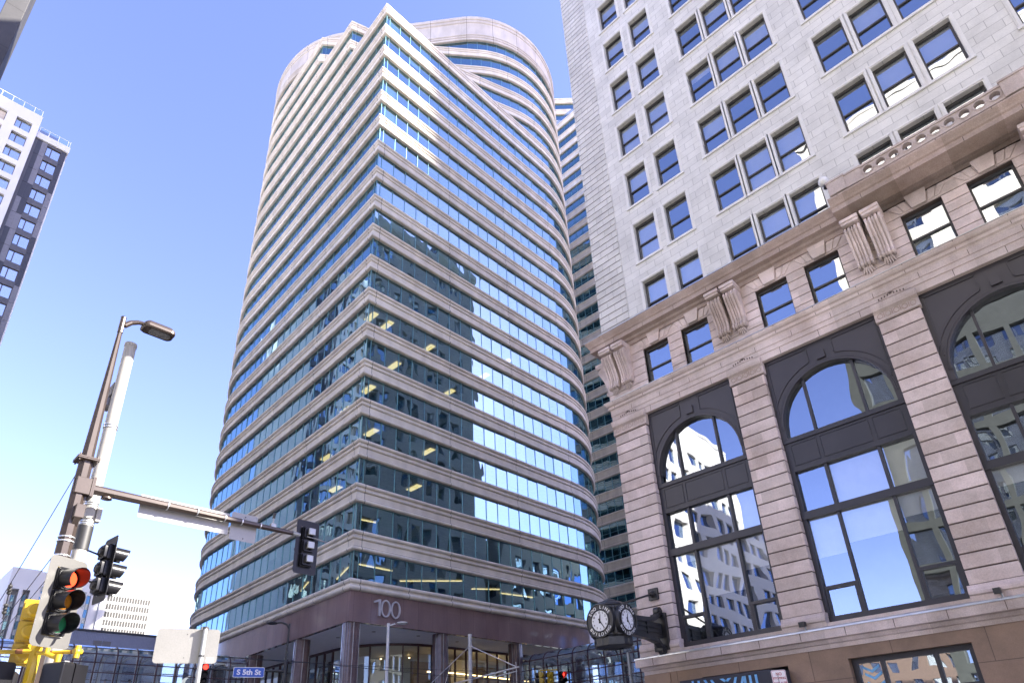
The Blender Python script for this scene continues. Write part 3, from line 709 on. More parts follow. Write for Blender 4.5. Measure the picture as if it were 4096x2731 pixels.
# mezzanine storey: rusticated courses between small windows with keystones
MZ = [12.28, 10.21, 6.56, 4.46, 0.80, -1.35, -5.05, -7.15]; MW = 1.36
mh = [(y - MW / 2, y + MW / 2, 17.50, 19.55) for y in MZ]
mw = MB(); holes_wall(mw, 'X', SX + 0.04, SS, SN - 0.01, 17.2, 20.2, mh, 0.34, 1); mw.build('mezzanine_wall', 'joint', soo)
css = [MB() for _ in range(9)]; z = 17.46
edges = [SS] + [v for y in sorted(MZ) for v in (y - MW / 2, y + MW / 2)] + [SN + 0.02]
for r in range(5):
    a, b = z + 0.018, z + 0.40
    for q, (e0, e1) in enumerate(zip(edges[::2], edges[1::2])): css[q].box(SX - 0.03, SX + 0.3, e0, e1, a, b)
    z += 0.418
for c in css: c.build('rusticated_courses', 'pink_granite', soo)
MB().box(SX - 0.015, SX + 0.3, SS, SN + 0.015, 19.578, 20.12).build('lintel_course', 'pink_granite', soo)
for y in MZ:
    sash_window(soo, y, 17.50, MW, 2.05, False)
    kz0, kz1 = 19.60, 20.22
    kk = MB()
    kk.prism([(y - 0.24, kz0), (y + 0.24, kz0), (y + 0.36, kz1), (y - 0.36, kz1)], 'x', SX - 0.13, SX + 0.1)
    for sg in (-1, 1):
        kk.prism([(y + sg * 0.27, kz0 + 0.05), (y + sg * 0.50, kz0 + 0.05), (y + sg * 0.66, kz1 - 0.12), (y + sg * 0.40, kz1 - 0.12)][::sg], 'x', SX - 0.05, SX + 0.1)
        kk.prism([(y + sg * 0.53, kz0 + 0.05), (y + sg * 0.68, kz0 + 0.05), (y + sg * 1.0, kz1 - 0.12), (y + sg * 0.69, kz1 - 0.12)][::sg], 'x', SX - 0.05, SX + 0.1)
    kk.build('keystone', 'pink_granite', soo, bevel=0.015)
# scrolled brackets in pairs
def bracket(parent, yc):
    def outline_(off):
        o = []
        for i in range(9): a = R(95 - 120 * i / 8); o.append((0.45 + (0.235 - off) * math.cos(a), 19.62 + (0.24 - off) * math.sin(a)))       # upper volute
        for i in range(1, 8):
            t = i / 8; o.append((0.66 - 0.43 * t - 0.055 * math.sin(PI * t) - off, 19.52 - 1.16 * t))
        for i in range(9): a = R(62 - 190 * i / 8); o.append((0.175 + (0.15 - off) * math.cos(a), 18.20 + (0.15 - off) * math.sin(a)))        # lower volute
        return [(SX - d, z) for d, z in o] + [(SX + 0.02, 18.1), (SX + 0.02, 19.86)]
    m = MB(); e = [-0.28, -0.205, -0.145, -0.07, -0.015, 0.015, 0.07, 0.145, 0.205, 0.28]
    for k, (a, b) in enumerate(zip(e, e[1:])): m.prism(outline_(0.055 if k % 2 else 0.0), 'y', yc + a, yc + b)
    o = m.build('bracket', 'pink_granite', parent, smooth=38)
    c = MB().box(SX - 0.80, SX, yc - 0.33, yc + 0.33, 19.98, 20.13).box(SX - 0.76, SX, yc - 0.31, yc + 0.31, 19.86, 19.99); c.build('bracket_cap', 'pink_granite', o, bevel=0.015)
    for sg in (-1, 1):
        s = MB(); y = yc + sg * 0.285
        for cx, cz, r0 in ((SX - 0.45, 19.62, 0.205), (SX - 0.175, 18.20, 0.115)):
            sp = [(cx + (r0 * (1 - q / 40)) * math.cos(q * 0.30) * -1, y, cz + (r0 * (1 - q / 40)) * math.sin(q * 0.30)) for q in range(37)]
            s.path(sp, 0.016, 5); s.sphere((cx, y, cz), 0.035, 8, 6)
        s.path([(SX - 0.60 + 0.43 * t_ + 0.03, y, 19.46 - 1.12 * t_) for t_ in (0, 0.33, 0.66, 1)], 0.016, 5)
        s.build('scroll', 'pink_granite', o)
    lf = MB()
    for k in range(-2, 3): lf.tube((SX - 0.15, yc + k * 0.06, 18.06), (SX - 0.05, yc + k * 0.095, 17.76 + 0.035 * abs(k)), 0.045, 0.022, 8)
    lf.build('leaf_drop', 'pink_granite', o, smooth=60)
    return o
b0 = bracket(soo, 14.72); bl0 = b0.location.copy()
for yy in (13.96, 8.86, 8.12, 2.99, 2.25, -2.80, -3.54, -8.64, -9.38):
    c = copy_tree(b0, soo); c.location = bl0 + Vector((0, yy - 14.72, 0))
# corner bracket on the north side seen in profile
nb = copy_tree(b0, soo)
nb.rotation_euler = (0, 0, -PI / 2); nb.location = Vector((14.72 + 0.0, 0, 0)) * 0
pv = wloc(soo); tgt = Vector((23.98, SN, 0)); src = Vector((SX, 14.72, 0))
rot = Matrix.Rotation(-PI / 2, 3, 'Z')
nb.location = tgt - pv - rot @ (src - pv); nb.location.z = 0
# lower cornice over the arches, frieze and metal flashing
cm = MB().sweep([(-0.15, 16.95), (0.05, 16.95), (0.07, 17.05), (0.13, 17.10), (0.13, 17.22), (0.20, 17.27), (0.25, 17.36), (0.26, 17.44), (-0.1, 17.48)], [(SE_, SN), (SX, SN), (SX, SS)])
for i in range(16): y = 14.9 - i * 1.62; cm.box(SX - 0.265, SX - 0.2, y, y + 0.018, 17.37, 17.44, 1).box(SX - 0.135, SX - 0.1, y, y + 0.018, 17.1, 17.22, 1)
cm.build('string_cornice', ['pink_light', 'joint'], soo)
MB().sweep([(0.0, 17.488), (0.28, 17.446), (0.28, 17.466), (0.0, 17.505)], [(SE_, SN), (SX, SN), (SX, SS)]).build('flashing', 'zinc', soo)
cm = MB().sweep([(-0.3, 16.2), (0.0, 16.2), (0.0, 16.50), (0.03, 16.505), (0.03, 16.72), (0.055, 16.725), (0.055, 16.955), (-0.3, 16.96)], [(SE_, SN), (SX, SN), (SX, SS)])
for i in range(16): y = 14.6 - i * 1.55; cm.box(SX - 0.006, SX + 0.02, y, y + 0.018, 16.21, 16.5, 1).box(SX - 0.061, SX - 0.04, y - 0.6, y - 0.582, 16.73, 16.95, 1)
for a, b in PIER:
    c = (a + b) / 2
    for k in range(-4, 5):
        if k: cm.box(SX - 0.05, SX, c + k * 0.105 - 0.02, c + k * 0.105 + 0.02, 16.53 + 0.045 * (4 - abs(k)) * 0.4, 16.60 + 0.045 * (4 - abs(k)) * 0.4, 1)
    cm.box(SX - 0.055, SX, c - 0.04, c + 0.04, 16.62, 16.70, 1).box(SX - 0.05, SX, c - 0.09, c + 0.09, 16.66, 16.69, 1)
cm.build('frieze', ['pink_light', 'joint'], soo)
# piers: courses, capital, base
for i, (a, b) in enumerate(PIER):
    m = MB(); z = 5.92; r = 0; rn = random.Random(i)
    b2 = b + (0.03 if i == 0 else 0)
    while z < 15.6:
        zt = min(z + 0.4615, 15.66)
        m.box(SX - 0.02, SX + 0.5, a, b2, z + 0.024, zt); z += 0.4855; r += 1
    po = m.build('pier', 'pink_granite', soo, bevel=0.012)
    MB().box(SX + 0.012, SX + 0.48, a + 0.02, b2 - 0.02, 5.3, 16.2).build('pier_joints', 'joint', po)
    cp = MB()
    cp.prism([(SX - 0.02, 15.66), (SX - 0.07, 15.68), (SX - 0.07, 15.74), (SX - 0.03, 15.77), (SX - 0.03, 16.02), (SX - 0.06, 16.05), (SX - 0.14, 16.12), (SX - 0.16, 16.22), (SX - 0.16, 16.40), (SX + 0.4, 16.40), (SX + 0.4, 15.66)], 'y', a - 0.05, b2 + 0.05)
    cp.build('capital', 'pink_light', po)
    eg = MB(); n = 5
    for k in range(n):
        y = a + (b - a) * (k + 0.5) / n; 
        for q in range(14):
            t0, t1 = 2 * PI * q / 14, 2 * PI * (q + 1) / 14
            eg.tube((SX - 0.035, y + 0.09 * math.cos(t0), 15.895 + 0.10 * math.sin(t0)), (SX - 0.035, y + 0.09 * math.cos(t1), 15.895 + 0.10 * math.sin(t1)), 0.012, n=5)
        if k: eg.box(SX - 0.045, SX - 0.02, y - (b - a) / n / 2 - 0.012, y - (b - a) / n / 2 + 0.012, 15.80, 16.0)
    eg.build('capital_ornament', 'cornice_stone', po)
    bs = MB(); bs.prism([(SX - 0.02, 5.93), (SX - 0.05, 5.86), (SX - 0.10, 5.80), (SX - 0.13, 5.72), (SX - 0.13, 5.64), (SX - 0.09, 5.60), (SX - 0.09, 5.3), (SX + 0.4, 5.3), (SX + 0.4, 5.93)], 'y', a - 0.08, b2 + 0.08); bs.build('pier_base', 'pink_granite', po)
# arched metal bays
XG = SX + 0.42
bayproto = None
for i, (a, b) in enumerate(BAY):
    c = (a + b) / 2; hw = (b - a) / 2
    pm = MB(); ar, zcn = hw - 0.22, 13.02; rz = 2.12
    n = 36; ys = [a + (b - a) * k / (2 * n) for k in range(2 * n + 1)]
    def az(y):
        t = (y - c) / ar
        return zcn + rz * math.sqrt(max(0, 1 - t * t)) if abs(t) < 1 else 12.6
    ysr = [c - ar * math.cos(PI * k / n) for k in range(n + 1)]
    ys = [a] + ysr + [b]
    for y0, y1 in zip(ys, ys[1:]):
        za, zb = (az(y0) if y0 > a else 12.6), (az(y1) if y1 < b else 12.6)
        if y0 == a or y1 == b: za = zb = 12.6
        pm.quad((SX + 0.2, y1, zb), (SX + 0.2, y0, za), (SX + 0.2, y0, 16.22), (SX + 0.2, y1, 16.22))
        pm.quad((SX + 0.2, y0, za), (SX + 0.2, y1, zb), (XG, y1, zb), (XG, y0, za))
    # raised archivolt, spandrel panels and key block
    def arc_strip(r0, r1, a0, a1, x0, x1):
        m = 20
        for q in range(m):
            t0, t1 = R(a0 + (a1 - a0) * q / m), R(a0 + (a1 - a0) * (q + 1) / m)
            P = lambda r, t: (c + (ar + r) * math.cos(t), zcn + (rz + r) * math.sin(t))
            p = [P(r0, t0), P(r1, t0), P(r1, t1), P(r0, t1)]
            pm.quad(*[(x0, *v) for v in p][::-1]); 
            for u_, v_ in ((0, 3), (1, 2)): pm.quad((x0, *p[u_]), (x0, *p[v_]), (x1, *p[v_]), (x1, *p[u_]))
    arc_strip(0.0, 0.07, 0, 180, SX + 0.15, SX + 0.2); arc_strip(0.09, 0.13, 0, 180, SX + 0.17, SX + 0.2)
    arc_strip(0.30, 0.345, 10, 78, SX + 0.165, SX + 0.2); arc_strip(0.30, 0.345, 102, 170, SX + 0.165, SX + 0.2)
    pm.box(SX + 0.12, SX + 0.2, c - 0.16, c + 0.16, 15.36, 15.72)
    for sg in (-1, 1):
        y0 = c + sg * 0.46; y1 = c + sg * (hw - 0.12)
        pm.box(SX + 0.16, SX + 0.2, y0, y0 + sg * 0.04, 15.45, 16.05); pm.box(SX + 0.16, SX + 0.2, y0, y1, 16.01, 16.05); pm.box(SX + 0.16, SX + 0.2, y1 - sg * 0.04, y1, 13.6, 16.05)
    bay = pm.build('arched_bay', 'panel_metal', soo)
    fm = MB(); X_0, X_1 = SX + 0.26, SX + 0.5
    fm.box(X_0, X_1, a, a + 0.16, 5.5, 13.4).box(X_0, X_1, b - 0.16, b, 5.5, 13.4)
    fm.box(X_0 - 0.06, X_1, a, b, 12.44, 12.62).box(X_0 - 0.02, X_1, a + 0.16, b - 0.16, 11.24, 11.36).box(X_0, X_1, a + 0.16, b - 0.16, 11.36, 12.44)
    fm.box(X_0 - 0.04, X_1, a, b, 9.34, 9.62).box(X_0 - 0.03, X_1, a, b, 5.5, 5.78)
    third = (c - 0.93, c + 0.93)
    for y in third:
        fm.box(X_0 + 0.04, X_1, y - 0.045, y + 0.045, 12.62, az(y)).box(X_0 + 0.03, X_1, y - 0.05, y + 0.05, 9.62, 11.24).box(X_0 + 0.03, X_1, y - 0.05, y + 0.05, 5.78, 9.34)
    fm.box(X_0 + 0.03, X_1, a + 0.16, third[0] - 0.05, 6.72, 6.83).box(X_0 + 0.03, X_1, third[1] + 0.05, b - 0.16, 6.72, 6.83)
    for y0, y1 in ((a + 0.16, third[0] - 0.05), (third[1] + 0.05, b - 0.16)):
        fm.box(X_0 + 0.05, X_1, y0, y0 + 0.07, 5.78, 6.72).box(X_0 + 0.05, X_1, y1 - 0.07, y1, 5.78, 6.72)
    fr_ = fm.build('bay_frame', 'dark_metal', bay)
    rp = MB()
    for y0, y1 in ((a + 0.24, third[0] - 0.06), (third[0] + 0.06, third[1] - 0.06), (third[1] + 0.06, b - 0.24)):
        for p, q_, r_, s_ in ((y0, y1, 12.32, 12.35), (y0, y1, 11.47, 11.50), (y0, y0 + 0.03, 11.5, 12.32), (y1 - 0.03, y1, 11.5, 12.32)): rp.box(X_0 - 0.025, X_0, p, q_, r_, s_)
    rp.build('spandrel_moulding', 'dark_metal', bay)
    for q, (y0, y1) in enumerate(((a + 0.1, third[0]), third, (third[1], b - 0.1))):
        gl_ = MB()
        for zz0, zz1 in ((12.6, 15.3), (9.6, 11.3), (5.7, 9.4)):
            t, e = rnd.uniform(-0.02, 0.02), rnd.uniform(-0.012, 0.012)
            gl_.quad((XG + e, y1, zz0), (XG - e, y0, zz0), (XG - e + t, y0, zz1), (XG + e + t, y1, zz1))
        gl_.build('panes', 'bay_glass', bay)
    rm = MB().box(SX + 0.5, SX + 1.75, a + 0.02, a + 0.06, 5.6, 15.4).box(SX + 0.5, SX + 1.75, b - 0.06, b - 0.02, 5.6, 15.4).box(SX + 0.5, SX + 1.75, a, b, 12.0, 12.1).box(SX + 0.5, SX + 1.75, a, b, 9.45, 9.5)
    rm.build('room_wall', 'room', bay)
    bd = MB()
    for (y0, y1), zz in zip(((a + 0.1, third[0]), third, (third[1], b - 0.1)), ((8.1, 7.4, 9.0), (8.6, 8.2, 7.9), (7.6, 8.4, 8.8), (9, 8, 8))[i]):
        bd.quad((XG + 0.12, y1, zz), (XG + 0.12, y0, zz), (XG + 0.12, y0, 9.4), (XG + 0.12, y1, 9.4))
        if (i + int(zz * 10)) % 2: bd.quad((XG + 0.12, y1, 9.7), (XG + 0.12, y0, 9.7), (XG + 0.12, y0, 11.2), (XG + 0.12, y1, 11.2))
    bd.build('blinds', 'blind', bay)
# sill ledge, its flashing and the brown base
cm = MB().sweep([(-0.2, 4.72), (0.03, 4.72), (0.03, 4.86), (0.09, 4.89), (0.12, 5.0), (0.26, 5.03), (0.26, 5.32), (-0.5, 5.34)], [(SE_, SN), (SX, SN), (SX, SS)])
for i in range(17): y = 14.55 - i * 1.5; cm.box(SX - 0.265, SX - 0.2, y, y + 0.02, 5.04, 5.31, 1).box(SX - 0.095, SX - 0.05, y - 0.35, y - 0.33, 4.9, 5.0, 1)
cm.build('sill_ledge', ['pink_light', 'joint'], soo)
MB().sweep([(-0.05, 5.365), (0.28, 5.322), (0.28, 5.375), (0.20, 5.40), (0.05, 5.45), (-0.05, 5.46)], [(SE_, SN), (SX, SN), (SX, SS)]).build('flashing', 'zinc', soo)
for a, b in BAY: MB().box(SX - 0.03, SX + 0.3, a, b, 5.34, 5.56).build('bay_sill', 'pink_light', soo)
bwall = MB(); holes_wall(bwall, 'X', SX, SS, SN, 0, 4.75, [(3.74, 7.28, 0.5, 4.33), (9.3, 12.65, 0, 4.36), (-2.3, 1.5, 0.5, 4.33), (-8.1, -4.2, 0.5, 4.33)], 0.45, 1)
bwall.build('base_wall', 'brown_stone', soo)
qb = MB()
for k in range(3): qb.box(SX - 0.05, SX + 0.3, 14.0, 15.2, 4.70 - 0.62 * (k + 1) + 0.03, 4.70 - 0.62 * k)
qb.build('base_quoin', 'brown_stone', soo, bevel=0.01)
for a, b in ((3.74, 7.28), (-2.3, 1.5), (-8.1, -4.2)):
    m = MB(); X_0, X_1 = SX + 0.28, SX + 0.4
    m.box(X_0, X_1, a, b, 4.16, 4.33).box(X_0, X_1, a, a + 0.16, 0.5, 4.16).box(X_0, X_1, b - 0.16, b, 0.5, 4.16).box(X_0, X_1, a + 0.16, b - 0.16, 3.1, 3.26)
    for f_ in (0.30, 0.74): y = a + (b - a) * f_; m.box(X_0, X_1, y - 0.06, y + 0.06, 0.5, 3.1).box(X_0, X_1, y - 0.06, y + 0.06, 3.26, 4.16)
    sf = m.build('shop_window', 'dark_metal', soo)
    MB().quad((SX + 0.36, b, 0.5), (SX + 0.36, a, 0.5), (SX + 0.37, a, 4.3), (SX + 0.37, b, 4.3)).build('panes', 'soo_glass', sf)
    MB().box(SX + 1.2, SX + 1.3, a, b, 0.5, 4.3).build('shop_back', 'grey_mid', sf)
for k, (yy, zz) in enumerate(((6.75, 4.0), (6.72, 3.78), (6.7, 3.5), (6.75, 3.0))):
    chev = MB()
    for sg in (-1, 1): chev.prism([(yy, zz - 0.16), (yy + sg * 0.26, zz), (yy + sg * 0.26, zz + 0.09), (yy, zz - 0.07)], 'x', SX + 0.345, SX + 0.35)
    chev.build('window_chevron', 'sky_letter', soo)
MB().box(SX + 0.8, SX + 0.9, 9.2, 12.7, 0, 4.4).build('entrance', 'room', soo)

# ------------------------------------------------------------------ things fixed to the stone building
# four faced clock on its bracket
CK = Vector((19.95, 14.05, 6.27))
clk = thing('bracket_clock', 'black iron four faced clock with white letters round its dials on wall bracket', 'clock', CK)
hb = 0.56
m = MB()
oc = [(CK.x + 0.72 * math.cos(R(22.5 + 45 * i)) , CK.y + 0.72 * math.sin(R(22.5 + 45 * i))) for i in range(8)]
m.prism(oc, 'z', CK.z - 0.52, CK.z + 0.52)
for nx, ny in ((-1, 0), (0, -1), (1, 0), (0, 1)):
    c0 = CK + Vector((nx, ny, 0)) * 0.55; c1 = CK + Vector((nx, ny, 0)) * 0.70
    m.tube(c0, c1, 0.60, 0.58, 48)
for k in range(4):
    t = R(45 + 90 * k); c = (CK.x + 0.72 * math.cos(t), CK.y + 0.72 * math.sin(t))
    m.tube((*c, CK.z - 0.4), (*c, CK.z + 0.42), 0.05, n=10).tube((*c, CK.z + 0.42), (*c, CK.z + 0.5), 0.09, 0.06, 10).tube((*c, CK.z - 0.5), (*c, CK.z - 0.4), 0.07, 0.09, 10)
m.build('clock_body', 'black_iron', clk, smooth=40)
tp = MB()
def octa(r, z, ph=22.5): return [(CK.x + r * math.cos(R(ph + 45 * i)), CK.y + r * math.sin(R(ph + 45 * i)), z) for i in range(8)]
lv = [(0.70, 0.52), (0.74, 0.56), (0.66, 0.64), (0.50, 0.70), (0.46, 0.74), (0.36, 0.76), (0.20, 0.84), (0.06, 0.90), (0.0, 0.93)]
for (r0, za), (r1, zb) in zip(lv, lv[1:]):
    A, B = octa(r0, CK.z + za), octa(max(r1, 0.002), CK.z + zb)
    for i in range(8): tp.quad(A[i], A[(i + 1) % 8], B[(i + 1) % 8], B[i])
tp.build('clock_cap', 'black_iron', clk)
bt = MB()
lv = [(0.66, -0.50), (0.72, -0.60), (0.72, -0.86), (0.66, -0.90), (0.40, -0.93), (0.38, -0.89), (0.001, -0.88)]
for (r0, za), (r1, zb) in zip(lv, lv[1:]):
    A, B = octa(r0, CK.z + za), octa(r1, CK.z + zb)
    for i in range(8): bt.quad(A[(i + 1) % 8], A[i], B[i], B[(i + 1) % 8])
for i in range(8):
    t = R(45 * i); bt.tube((CK.x + 0.665 * math.cos(t), CK.y + 0.665 * math.sin(t), CK.z - 0.82), (CK.x + 0.665 * math.cos(t), CK.y + 0.665 * math.sin(t), CK.z - 0.64), 0.03, n=4)
bt.build('clock_base', 'black_iron', clk)
for nx, ny in ((-1, 0), (0, -1)):
    nrm = Vector((nx, ny, 0)); rt = Vector((0, -1, 0)) if nx else Vector((1, 0, 0)); upv = Vector((0, 0, 1))
    P = lambda x, y, d: CK + nrm * d + rt * x + upv * y
    f = MB().tube(CK + nrm * 0.70, CK + nrm * 0.712, 0.375, 0.375, 48); fo = f.build('dial', 'clock_face', clk)
    for r_, w_, dd in ((0.395, 0.028, 0.74), (0.585, 0.022, 0.735)):
        rg = MB()
        for q in range(48):
            t0, t1 = 2 * PI * q / 48, 2 * PI * (q + 1) / 48
            rg.tube(P(r_ * math.cos(t0), r_ * math.sin(t0), dd - 0.02), P(r_ * math.cos(t1), r_ * math.sin(t1), dd - 0.02), w_, n=6, caps=False)
        rg.build('bezel', 'black_iron', clk, smooth=60)
    hd = MB()
    def hand(ang, ln_, wd, dd):
        dx, dy = math.sin(R(ang)), math.cos(R(ang)); px, py = dy, -dx
        vs = [(-0.09 * dx + px * wd, -0.09 * dy + py * wd), (-0.09 * dx - px * wd, -0.09 * dy - py * wd), (ln_ * dx - px * wd * 0.45, ln_ * dy - py * wd * 0.45), (ln_ * dx + px * wd * 0.45, ln_ * dy + py * wd * 0.45)]
        hd.quad(*[P(x, y, dd) for x, y in vs]); hd.quad(*[P(x, y, dd) for x, y in vs][::-1])
    hand(10, 0.235, 0.034, 0.722); hand(147, 0.345, 0.026, 0.727)
    hd.build('hands', 'ink', fo)
    for h_ in range(1, 13):
        t = R(h_ * 30); text('hour_numeral', str(h_), 0.105, 'ink', P(0.295 * math.sin(t), 0.295 * math.cos(t), 0.716), rt, upv, fo, 0.002, bold=0.003)
    mt = MB()
    for q in range(60):
        t = 2 * PI * q / 60; s_, c_ = math.sin(t), math.cos(t); mt.tube(P(0.353 * s_, 0.353 * c_, 0.715), P(0.366 * s_, 0.366 * c_, 0.715), 0.0045, n=4)
    mt.build('minute_marks', 'ink', fo)
    for word, start, step, flip in (('SOO LINE', -56, 16.2, False), ('BUILDING', 237, -16.0, True)):
        for q, chx in enumerate(word):
            if chx == ' ': continue
            an = start + step * q
            if not flip:
                t = R(an); pos = P(0.487 * math.sin(t), 0.487 * math.cos(t), 0.708); r2 = rt * math.cos(t) - upv * math.sin(t); u2 = rt * math.sin(t) + upv * math.cos(t)
            else:
                t = R(an); pos = P(0.487 * math.sin(t), 0.487 * math.cos(t), 0.708); r2 = -(rt * math.cos(t) - upv * math.sin(t)); u2 = -(rt * math.sin(t) + upv * math.cos(t))
            text('letter', chx, 0.168, 'letter_white', pos, r2, u2, clk, 0.004, bold=0.003)
ar = MB()
for zz, sg in ((6.72, 1), (5.92, -1)):
    pts_ = [(20.6, zz - sg * 0.0), (21.3, zz - sg * 0.10), (22.3, zz - sg * 0.06), (22.9, zz + sg * 0.04), (23.15, zz + sg * 0.22)]
    for (xa, za), (xb, zb) in zip(pts_, pts_[1:]): ar.prism([(xa, za - 0.09), (xb, zb - 0.09), (xb, zb + 0.09), (xa, za + 0.09)], 'y', 13.92, 14.18)
    for r_, dp in ((0.19, 0.11), (0.13, 0.135), (0.06, 0.16)): ar.tube((23.27, 14.05 - dp, zz + sg * 0.36), (23.27, 14.05 + dp, zz + sg * 0.36), r_, n=18)
    ar.tube((20.62, 13.9, zz + sg * 0.1), (20.62, 14.2, zz + sg * 0.1), 0.13, n=14)
ar.box(20.5, 23.3, 13.99, 14.11, 6.02, 6.60)
for zz in (6.22, 6.40): ar.box(20.55, 23.2, 13.95, 14.15, zz - 0.03, zz + 0.03)
for x in (21.3, 22.2): ar.box(x - 0.02, x + 0.02, 13.94, 14.16, 6.05, 6.58)
ar.build('bracket_arm', 'black_iron', clk, smooth=40)
pl = MB().box(23.36, 23.5, 13.78, 14.44, 5.55, 7.02)
for p in ((13.78, 13.84, 5.55, 7.02), (14.38, 14.44, 5.55, 7.02), (13.84, 14.38, 6.96, 7.02), (13.84, 14.38, 5.55, 5.61)): pl.box(23.31, 23.37, *p)
pl.build('wall_plate', 'black_iron', clk)
MB().tube((20.35, 14.1, 6.95), (23.3, 14.22, 7.86), 0.042, n=10).tube((23.1, 14.21, 7.8), (23.3, 14.22, 7.86), 0.08, 0.12, 10).build('stay_rod', 'black_iron', clk)
ro = MB().box(23.36, 23.5, 14.0, 14.44, 7.62, 8.1)
for q in range(8):
    t = 2 * PI * q / 8; ro.sphere((23.33, 14.22 + 0.11 * math.cos(t), 7.86 + 0.11 * math.sin(t)), 0.05, 8, 6)
ro.sphere((23.31, 14.22, 7.86), 0.09, 10, 8); ro.build('rosette', 'black_iron', clk)

# globe lamp on the parapet end
gl_ = thing('globe_lamp', 'white glass globe lamp at the end of stone balcony parapet', 'lamp', (22.44, 3.3, 21.79))
MB().tube((22.44, 3.28, 21.72), (22.44, 3.30, 21.86), 0.11, 0.08, 14).build('lamp_base', 'black_iron', gl_)
MB().sphere((22.44, 3.32, 22.06), 0.205, 24, 14).build('globe', 'globe', gl_, smooth=60)
# small floodlights on the sill ledge
for y, lb in ((14.2, 'small black floodlight on stone ledge below the clock bracket'), (8.35, 'small black floodlight on stone ledge between first and second arched bays'), (2.6, 'small black floodlight on stone ledge at far right pier')):
    f = thing('floodlight', lb, 'floodlight', (23.28, y, 5.4), group='floodlights along the stone ledge')
    MB().tube((23.26, y - 0.03, 5.38), (23.26, y - 0.03, 5.52), 0.025, n=8).box(23.2, 23.32, y - 0.08, y + 0.02, 5.37, 5.40).build('lamp_bracket', 'galv', f)
    MB().prism([(23.14, 5.50), (23.40, 5.55), (23.38, 5.70), (23.12, 5.68)], 'y', y + 0.14, y - 0.05).build('lamp_head', 'ink', f, bevel=0.012)
# shop canopy
aw = thing('shop_canopy', 'navy shop canopy with pale blue angular lettering under the stone ledge', 'canopy', (23, 11.3, 3.2))
MB().box(22.6, 23.46, 9.62, 13.12, 2.9, 4.235).build('canopy_box', 'navy', aw, bevel=0.01)
MB().prism([(22.6, 9.62), (23.45, 9.62), (23.45, 9.28), (22.9, 9.28)], 'z', 2.9, 4.20).build('canopy_side', 'navy', aw)
st = MB()
def stroke(y0, z0, y1, z1, wd=0.085):
    dx, dz = y1 - y0, z1 - z0; l_ = math.hypot(dx, dz); px = wd / 2 * (l_ / max(abs(dz), 1e-6)) if abs(dz) > abs(dx) * 0.4 else wd / 2
    st.prism([(y0 - px, z0), (y0 + px, z0), (y1 + px, z1), (y1 - px, z1)], 'x', 22.585, 22.60)
ZB = 3.25
for s_ in ((12.57, 4.18, 12.57, ZB), (12.33, 4.16, 12.33, ZB), (12.08, 4.16, 11.60, ZB), (11.82, 4.13, 11.40, ZB + 0.1), (11.42, 4.13, 11.25, 4.0), (11.10, 4.12, 11.25, 4.0), (10.86, 4.12, 11.22, ZB), (10.58, 4.12, 10.93, ZB), (10.54, 4.12, 10.54, ZB), (10.34, 4.12, 10.34, ZB), (10.12, 4.12, 10.12, ZB)): stroke(*s_)
st.build('canopy_lettering', 'sky_letter', aw)
text('canopy_words', 'MERCU', 0.10, 'letter_white', (22.76, 9.43, 3.92), (0.60, -0.68, 0), (0, 0, 1), aw, 0.003)
# no stopping sign on its post
ns = thing('parking_sign', 'white no stopping sign with red lettering in front of stone base', 'sign', (14.36, 5.92, 0))
rt = Vector((0.62, -0.785, 0)).normalized(); nn = Vector((-rt.y, rt.x, 0)) * -1
ctr = Vector((14.36, 5.92, 3.04)); up3 = Vector((0, 0, 1)); 
def plate(parent, name, mat, ctr, rt, w, h, r, th, off=0.0):
    n3 = rt.cross(Vector((0, 0, 1))); pr = rrect(w, h, r); m = MB(); k = len(pr)
    A = [ctr + rt * x + Vector((0, 0, y)) + n3 * off for x, y in pr]; B = [p - n3 * th for p in A]
    m.add(A + B, [tuple(range(k)), tuple(range(k, 2 * k))[::-1]] + [(i, k + i, k + (i + 1) % k, (i + 1) % k) for i in range(k)])
    return m.build(name, mat, parent)
plate(ns, 'sign_plate', 'sign_white', ctr, rt, 0.305, 0.457, 0.03, 0.004)
n3 = rt.cross(up3)
for w_, h_ in ((0.285, 0.437),):
    bm_ = MB(); p0 = rrect(w_, h_, 0.025); p1 = rrect(w_ - 0.014, h_ - 0.014, 0.02); k = len(p0)
    for i in range(k):
        j = (i + 1) % k; bm_.quad(*[ctr + rt * x + up3 * y + n3 * 0.002 for x, y in (p0[i], p0[j], p1[j], p1[i])])
    bm_.build('sign_border', 'sign_red', ns)
for s_, y, sz in (('NO', 0.145, 0.085), ('STOPPING', 0.06, 0.062), ('7-9 AM  4-6 PM', -0.03, 0.045), ('MON - FRI', -0.105, 0.05)):
    text('sign_text', s_, sz, 'sign_red', ctr + up3 * y + n3 * 0.003, rt, up3, ns, 0.001, bold=0.0015, sx=0.92)
MB().box(14.34, 14.40, 5.93, 5.97, 0, 3.2).build('sign_post', 'galv', ns)

